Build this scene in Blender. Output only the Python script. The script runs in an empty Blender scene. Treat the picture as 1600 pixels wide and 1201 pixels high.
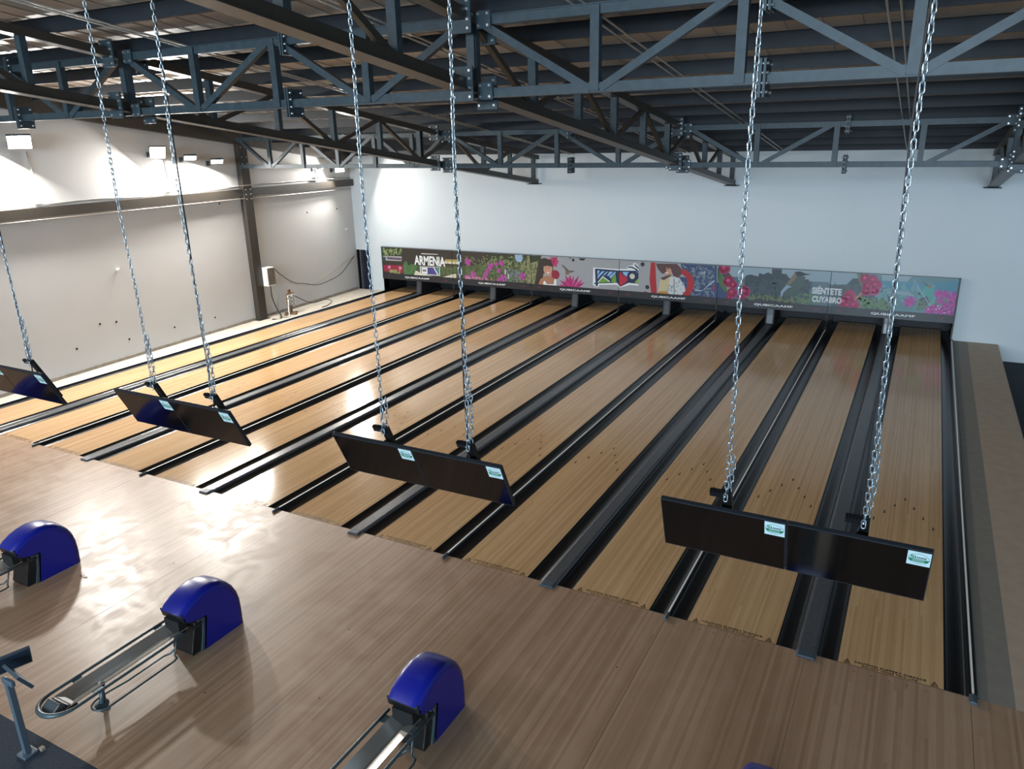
import bpy, bmesh, math, random
from mathutils import Vector, Matrix
random.seed(7)
C = bpy.context.scene.collection
R_ = math.radians
# ---------------------------------------------------------------- camera
cam_d = bpy.data.cameras.new('camera'); cam = bpy.data.objects.new('camera', cam_d); C.objects.link(cam)
yaw, pit, rol = -0.495784, 0.316015, -0.0236826
F_ = Vector((math.sin(yaw)*math.cos(pit), math.cos(yaw)*math.cos(pit), -math.sin(pit)))
Rt = Vector((math.cos(yaw), -math.sin(yaw), 0)); Up = Rt.cross(F_)
Rr = math.cos(rol)*Rt + math.sin(rol)*Up; Uu = -math.sin(rol)*Rt + math.cos(rol)*Up
M_ = Matrix((Rr, Uu, -F_)).transposed().to_4x4(); M_.translation = (0.2371, -8.0437, 5.7439)
cam.matrix_world = M_
cam_d.sensor_fit = 'HORIZONTAL'; cam_d.sensor_width = 36; cam_d.lens = 1187.68/1600*36
cam_d.clip_end = 200
sc = bpy.context.scene; sc.camera = cam
# ---------------------------------------------------------------- world, exposure, big lights
sc.view_settings.view_transform = 'Standard'; sc.view_settings.look = 'None'
sc.view_settings.gamma = 1; sc.view_settings.use_curve_mapping = False
sc.view_settings.exposure = 0.0
w = bpy.data.worlds.new('daylight'); sc.world = w; w.use_nodes = True
w.node_tree.nodes['Background'].inputs[0].default_value = (0.45, 0.68, 0.90, 1)
w.node_tree.nodes['Background'].inputs[1].default_value = 0.55
def area(name, loc, target, power, sx, sy, col=(1, 1, 1), spread=180):
    l = bpy.data.lights.new(name, 'AREA'); l.shape = 'RECTANGLE'; l.size = sx; l.size_y = sy
    l.energy = power; l.color = col; l.spread = R_(spread)
    o = bpy.data.objects.new(name, l); C.objects.link(o); o.location = loc
    o.rotation_euler = (Vector(target)-Vector(loc)).to_track_quat('-Z', 'Y').to_euler()
    return o
area('cool_rear_fill', (2.0, -42.0, 7.5), (-3, 16, 2.5), 17500, 22, 7, (0.66, 0.84, 1.0))  # added cool fill far behind the camera, no opening is modelled there
area('warm_approach_fill', (-10.0, -9.5, 7.0), (-9, 4, 0), 250, 8, 2, (1.0, 0.93, 0.85))  # added warm fill for the approach, not a fixture of the hall
# ---------------------------------------------------------------- helpers
def S(r, g=None, b=None):
    if g is None: r, g, b = [int(r[i:i+2], 16) for i in (0, 2, 4)]
    return tuple(((c/255)/12.92 if c/255 <= .04045 else ((c/255+.055)/1.055)**2.4) for c in (r, g, b)) + (1,)
MATS = {}
def mat(name, col, rough=.5, metal=0, spec=.5, emit=None, es=0, bump=0, bscale=40, var=0, vscale=3, coat=0):
    if name in MATS: return MATS[name]
    m = bpy.data.materials.new(name); m.use_nodes = True; nt = m.node_tree; p = nt.nodes['Principled BSDF']
    p.inputs['Base Color'].default_value = col; p.inputs['Roughness'].default_value = rough
    p.inputs['Metallic'].default_value = metal; p.inputs['Specular IOR Level'].default_value = spec
    p.inputs['Coat Weight'].default_value = coat
    if emit: p.inputs['Emission Color'].default_value = emit; p.inputs['Emission Strength'].default_value = es
    if bump or var:
        tc = nt.nodes.new('ShaderNodeNewGeometry')
    if bump:
        n = nt.nodes.new('ShaderNodeTexNoise'); n.inputs['Scale'].default_value = bscale
        nt.links.new(tc.outputs['Position'], n.inputs['Vector'])
        b = nt.nodes.new('ShaderNodeBump'); b.inputs['Strength'].default_value = bump; b.inputs['Distance'].default_value = .01
        nt.links.new(n.outputs['Fac'], b.inputs['Height']); nt.links.new(b.outputs['Normal'], p.inputs['Normal'])
    if var:
        n = nt.nodes.new('ShaderNodeTexNoise'); n.inputs['Scale'].default_value = vscale; n.inputs['Detail'].default_value = 6
        nt.links.new(tc.outputs['Position'], n.inputs['Vector'])
        r = nt.nodes.new('ShaderNodeValToRGB'); r.color_ramp.elements[0].position = .3; r.color_ramp.elements[1].position = .7
        r.color_ramp.elements[0].color = tuple(c*(1-var) for c in col[:3])+(1,); r.color_ramp.elements[1].color = tuple(min(1, c*(1+var)) for c in col[:3])+(1,)
        nt.links.new(n.outputs['Fac'], r.inputs['Fac']); nt.links.new(r.outputs['Color'], p.inputs['Base Color'])
    MATS[name] = m; return m
def wood(name, cols, bw, seg, rough, streak=.35, wear=0, patch=0, spec=.35):
    """long narrow boards running along Y, toned board by board, with fine grain"""
    m = bpy.data.materials.new(name); m.use_nodes = True; nt = m.node_tree; L = nt.links.new
    p = nt.nodes['Principled BSDF']; N = nt.nodes.new
    g = N('ShaderNodeNewGeometry'); s = N('ShaderNodeSeparateXYZ'); L(g.outputs['Position'], s.inputs[0])
    def ma(op, a, b=None):
        n = N('ShaderNodeMath'); n.operation = op
        for i, v in enumerate((a, b)):
            if v is None: continue
            if isinstance(v, (int, float)): n.inputs[i].default_value = v
            else: L(v, n.inputs[i])
        return n.outputs[0]
    ix = ma('FLOOR', ma('DIVIDE', s.outputs['X'], bw))
    w1 = N('ShaderNodeTexWhiteNoise'); w1.noise_dimensions = '1D'; L(ix, w1.inputs['W'])
    iy = ma('FLOOR', ma('ADD', ma('DIVIDE', s.outputs['Y'], seg), ma('MULTIPLY', w1.outputs['Value'], 7.3)))
    cb = N('ShaderNodeCombineXYZ'); L(ix, cb.inputs[0]); L(iy, cb.inputs[1])
    w2 = N('ShaderNodeTexWhiteNoise'); w2.noise_dimensions = '2D'; L(cb.outputs[0], w2.inputs['Vector'])
    mp = N('ShaderNodeMapping'); mp.inputs['Scale'].default_value = (90, 2.2, 1); L(g.outputs['Position'], mp.inputs[0])
    n1 = N('ShaderNodeTexNoise'); n1.inputs['Scale'].default_value = 1; n1.inputs['Detail'].default_value = 5; L(mp.outputs[0], n1.inputs['Vector'])
    mp2 = N('ShaderNodeMapping'); mp2.inputs['Scale'].default_value = (1.3, .35, 1); L(g.outputs['Position'], mp2.inputs[0])
    n2 = N('ShaderNodeTexNoise'); n2.inputs['Scale'].default_value = 1; n2.inputs['Detail'].default_value = 3; L(mp2.outputs[0], n2.inputs['Vector'])
    f = ma('ADD', ma('MULTIPLY', w2.outputs['Value'], 1-streak), ma('MULTIPLY', ma('SUBTRACT', n1.outputs['Fac'], .15), streak*1.4))
    f = ma('ADD', f, ma('MULTIPLY', ma('SUBTRACT', n2.outputs['Fac'], .5), .5))
    r = N('ShaderNodeValToRGB'); cr = r.color_ramp
    while len(cr.elements) < len(cols): cr.elements.new(.5)
    for i, c in enumerate(cols): cr.elements[i].position = i/(len(cols)-1); cr.elements[i].color = S(c)
    L(f, r.inputs['Fac']); col = r.outputs['Color']
    if wear:
        n3 = N('ShaderNodeTexNoise'); n3.inputs['Scale'].default_value = 2.3; n3.inputs['Detail'].default_value = 9; n3.inputs['Distortion'].default_value = 1.2
        L(g.outputs['Position'], n3.inputs['Vector'])
        rr = N('ShaderNodeMapRange'); rr.inputs[1].default_value = .4; rr.inputs[2].default_value = .62; rr.inputs[3].default_value = rough; rr.inputs[4].default_value = rough+wear
        L(n3.outputs['Fac'], rr.inputs[0]); L(rr.outputs[0], p.inputs['Roughness'])
        mx = N('ShaderNodeMix'); mx.data_type = 'RGBA'; mr = N('ShaderNodeMapRange'); mr.inputs[1].default_value = .5; mr.inputs[2].default_value = .72; mr.inputs[3].default_value = 0; mr.inputs[4].default_value = patch
        L(n3.outputs['Fac'], mr.inputs[0]); L(mr.outputs[0], mx.inputs[0]); L(col, mx.inputs[6]); mx.inputs[7].default_value = S('b3a593'); col = mx.outputs[2]
    else: p.inputs['Roughness'].default_value = rough
    L(col, p.inputs['Base Color']); p.inputs['Specular IOR Level'].default_value = spec
    MATS[name] = m; return m
class MB:
    def __init__(s): s.v = []; s.f = []; s.m = []; s.sm = []; s.mats = []
    def mi(s, m):
        if m not in s.mats: s.mats.append(m)
        return s.mats.index(m)
    def add(s, vs, fs, m, smooth=False):
        o = len(s.v); s.v += [tuple(v) for v in vs]; k = s.mi(m)
        for f in fs: s.f.append([i+o for i in f]); s.m.append(k); s.sm.append(smooth)
        return s
    def box(s, x0, x1, y0, y1, z0, z1, m):
        vs = [(x, y, z) for z in (z0, z1) for y in (y0, y1) for x in (x0, x1)]
        return s.add(vs, [(0, 2, 3, 1), (4, 5, 7, 6), (0, 1, 5, 4), (2, 6, 7, 3), (0, 4, 6, 2), (1, 3, 7, 5)], m)
    def bar(s, p, q, w, h, m, up=(0, 0, 1)):
        p = Vector(p); q = Vector(q); d = (q-p).normalized(); sd = d.cross(Vector(up)); sd = sd.normalized() if sd.length > 1e-6 else Vector((1, 0, 0))
        u = sd.cross(d); a = sd*w/2; b = u*h/2
        vs = [p-a-b, p+a-b, p+a+b, p-a+b, q-a-b, q+a-b, q+a+b, q-a+b]
        return s.add(vs, [(0, 3, 2, 1), (4, 5, 6, 7), (0, 1, 5, 4), (1, 2, 6, 5), (2, 3, 7, 6), (3, 0, 4, 7)], m)
    def tube(s, pts, r, m, n=8, closed=False, rs=None):
        pts = [Vector(p) for p in pts]; k = len(pts); vs = []; fs = []
        prev = None
        for i, p in enumerate(pts):
            if closed: d = pts[(i+1) % k]-pts[i-1]
            else: d = pts[min(i+1, k-1)]-pts[max(i-1, 0)]
            d.normalize()
            if prev is None:
                a = Vector((0, 0, 1)) if abs(d.z) < .9 else Vector((1, 0, 0))
                u = d.cross(a).normalized()
            else:
                u = prev-d*prev.dot(d)
                u = u.normalized()
            prev = u; v = d.cross(u); rr = rs[i] if rs else r
            for j in range(n):
                t = 2*math.pi*j/n; vs.append(p+(u*math.cos(t)+v*math.sin(t))*rr)
        for i in range(k if closed else k-1):
            a = i*n; b = ((i+1) % k)*n
            for j in range(n): fs.append((a+j, a+(j+1) % n, b+(j+1) % n, b+j))
        s.add(vs, fs, m, True)
        if not closed:
            o = len(s.v)-len(vs); s.f.append([o+j for j in range(n)][::-1]); s.f.append([o+(k-1)*n+j for j in range(n)])
            s.m += [s.mi(m)]*2; s.sm += [False]*2
        return s
    def cyl(s, c, r, h, m, axis=(0, 0, 1), n=16, r2=None):
        c = Vector(c); a = Vector(axis).normalized(); return s.tube([c, c+a*h], r, m, n, rs=[r, r if r2 is None else r2])
    def prism(s, prof, a0, a1, m, axis='x', smooth=False):
        """extrude a closed 2-D profile; axis x: profile is (y,z); axis y: profile is (x,z); axis z: (x,y)"""
        def P(t, a, b): return (t, a, b) if axis == 'x' else ((a, t, b) if axis == 'y' else (a, b, t))
        k = len(prof); vs = [P(a0, *p) for p in prof]+[P(a1, *p) for p in prof]
        s.add(vs, [tuple(range(k))[::-1], tuple(range(k, 2*k))], m)
        o = len(s.v)-2*k; kk = s.mi(m)
        for i in range(k):
            s.f.append([o+i, o+(i+1) % k, o+k+(i+1) % k, o+k+i]); s.m.append(kk); s.sm.append(smooth)
        return s
    def sph(s, c, r, m, n=10, sz=1):
        vs = []; fs = []
        for i in range(n//2+1):
            t = math.pi*i/(n//2)
            for j in range(n): vs.append((c[0]+r*math.sin(t)*math.cos(2*math.pi*j/n), c[1]+r*math.sin(t)*math.sin(2*math.pi*j/n), c[2]+r*sz*math.cos(t)))
        for i in range(n//2):
            for j in range(n): fs.append((i*n+j, i*n+(j+1) % n, (i+1)*n+(j+1) % n, (i+1)*n+j))
        return s.add(vs, fs, m, True)
    def build(s, name, parent=None, loc=None, rot=None, bevel=0, bs=2):
        me = bpy.data.meshes.new(name); me.from_pydata(s.v, [], s.f); me.update()
        for m in s.mats: me.materials.append(m)
        for i, p in enumerate(me.polygons): p.material_index = s.m[i]; p.use_smooth = s.sm[i]
        bm = bmesh.new(); bm.from_mesh(me); bmesh.ops.recalc_face_normals(bm, faces=bm.faces); bm.to_mesh(me); bm.free()
        o = bpy.data.objects.new(name, me); C.objects.link(o)
        if parent: o.parent = parent
        if loc: o.location = loc
        if rot: o.rotation_euler = rot
        if bevel:
            b = o.modifiers.new('bevel', 'BEVEL'); b.width = bevel; b.segments = bs; b.limit_method = 'ANGLE'; b.angle_limit = R_(40)
        return o
def tag(o, label, cat, group=None, kind=None):
    o['label'] = label; o['category'] = cat
    if group: o['group'] = group
    if kind: o['kind'] = kind
    return o
def struct(o): o['kind'] = 'structure'; return o
def thing(name, label, cat, loc=(0, 0, 0), rotz=0, group=None):
    o = bpy.data.objects.new(name, None); C.objects.link(o); o.location = loc; o.rotation_euler = (0, 0, rotz)
    o.empty_display_size = .2
    return tag(o, label, cat, group)
def dup(o, parent=None):
    c = o.copy(); C.objects.link(c)
    if parent: c.parent = parent
    for ch in list(o.children): dup(ch, c)
    return c
def text_tris(body, size, bold=0, sx=1, align='LEFT', shear=0, spacing=1):
    """lettering as flat triangles: list of verts (x,y), list of faces"""
    cu = bpy.data.curves.new('lettering', 'FONT'); cu.body = body; cu.size = size; cu.offset = bold; cu.align_x = align; cu.shear = shear
    cu.space_character = spacing; cu.resolution_u = 3
    o = bpy.data.objects.new('lettering', cu); C.objects.link(o)
    me = bpy.data.meshes.new_from_object(o.evaluated_get(bpy.context.evaluated_depsgraph_get()))
    bm = bmesh.new(); bm.from_mesh(me); bmesh.ops.triangulate(bm, faces=bm.faces)
    vs = [(v.co.x*sx, v.co.y) for v in bm.verts]; fs = [[v.index for v in f.verts] for f in bm.faces]
    bm.free(); bpy.data.objects.remove(o); bpy.data.curves.remove(cu); bpy.data.meshes.remove(me)
    return vs, fs
def fit_text(body, w, h, bold=0, spacing=1):
    vs, fs = text_tris(body, 1, bold, spacing=spacing)
    x0 = min(v[0] for v in vs); x1 = max(v[0] for v in vs); y0 = min(v[1] for v in vs); y1 = max(v[1] for v in vs)
    return [((x-x0)/(x1-x0)*w, (y-y0)/(y1-y0)*h) for x, y in vs], fs
# ---------------------------------------------------------------- measurements
LW = 1.0541; GN = .49243; GW = .67620; P = 2*LW+GN+GW; D = 15.843; ZB = .5076; ZT = 1.765
pc = lambda k: -GW/2-(5-k)*P                 # centre of pair k, 0 (left) .. 5 (right)
def laneL(i): k, s = divmod(i-1, 2); return pc(k)+GW/2 if s else pc(k)-GW/2-LW
xj = lambda k: LW+GN/2-(6-k)*P               # joints of the masking units
YB = 15.99                                   # back wall plane
WX = lambda y: -19.05-.0485*(y-2.6)          # left wall plane
RZ = lambda y: 5.35+.137*(16-y)              # underside of the roof sheets
ORD = ['first', 'second', 'third', 'fourth', 'fifth', 'sixth', 'seventh', 'eighth', 'ninth', 'tenth', 'eleventh', 'twelfth', 'thirteenth', 'fourteenth', 'fifteenth', 'sixteenth', 'seventeenth', 'eighteenth', 'nineteenth', 'twentieth', 'twenty-first', 'twenty-second', 'twenty-third', 'twenty-fourth', 'twenty-fifth']
# ---------------------------------------------------------------- materials
m_lane = wood('lane_laminate', ['a8865f', 'b5926a', 'bf9c73', 'c9a880'], .027, 6.0, .13, .35)
m_appr = wood('approach_laminate', ['896c54', '94775e', '9e8168', 'a88c73'], .034, 9.0, .34, .35, wear=.1, patch=.07, spec=.5)
m_wall = mat('white_painted_wall', S('bebebd'), .85, var=.03, vscale=.6, bump=.08, bscale=8)
m_wallb = mat('back_wall_paint', S('c9d0d3'), .85, var=.02, vscale=.5)
m_conc = mat('dusty_cement', S('b5aea2'), .9, var=.12, vscale=4, bump=.2, bscale=30)
m_ply = mat('bare_plywood', S('a89683'), .8, var=.06, vscale=5)
m_ply2 = mat('darker_grey_strip', S('7d786e'), .7, var=.06, vscale=6)  # darker grey strip along the lane side of the ledge
m_carpet = mat('dark_blue_carpet', S('2d3540'), .95, bump=.6, bscale=300, var=.25, vscale=40)
m_steel = mat('dark_painted_steel', (.034,.053,.064,1), .45, metal=.0, spec=.35, var=.2, vscale=9)
m_steel2 = mat('charcoal_steel', S('3a352f'), .4, spec=.5, var=.1, vscale=7)
m_purlin = mat('dark_purlin_steel', S('20252b'), .55, spec=.3, var=.1, vscale=5)
m_sheet = mat('roof_sheet', S('beb4a8'), .5, spec=.3, var=.12, vscale=1.5)
m_bolt = mat('zinc_bolt', S('b9bcbf'), .35, metal=.8)
m_black = mat('black_plastic', S('17181b'), .3)
m_gut = mat('black_gutter', S('101216'), .28)
m_cap = mat('charcoal_cap', S('494c50'), .3, var=.15, vscale=20)
m_plug = mat('blue_grey_plug', S('3d4953'), .5)
m_alu = mat('aluminium_strip', S('e6e4de'), .45, metal=0)
m_galv = mat('galvanised_chain', S('b6c3cb'), .28, metal=.85)
m_dark = mat('pit_black', S('0c0c0e'), .8)
m_pit = mat('pit_panel', S('1b1d21'), .6)
m_scr = mat('dark_glass_screen', S('050507'), .09, spec=.6)
m_bez = mat('monitor_bezel', S('22262c'), .35)
m_back = mat('monitor_back', S('141416'), .5)
m_hood = mat('blue_hood', S('0b1a86'), .32, spec=.45, coat=.15)
m_trim = mat('black_trim', S('16181a'), .35)
m_tube = mat('grey_green_tube', S('4c5b60'), .35, metal=.3)
m_chr = mat('polished_tray', S('b5b2ac'), .3, metal=.75)
m_clear = mat('smoked_guard', S('454b4e'), .1)
m_white = mat('white_plastic', S('dcdcd8'), .5)
m_cable = mat('black_cable', S('141519'), .5)
m_gcable = mat('grey_cable', S('8d8779'), .6)
m_print = mat('brown_print', S('2e1a0e'), .5)
m_beige = mat('conduit_metal', S('a39d94'), .4, metal=.4)
m_led = mat('floodlight_lens', (1, 1, 1, 1), .4, emit=(1, .96, .9, 1), es=40)
FL = [620, 480, 230, 230, 420]
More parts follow.
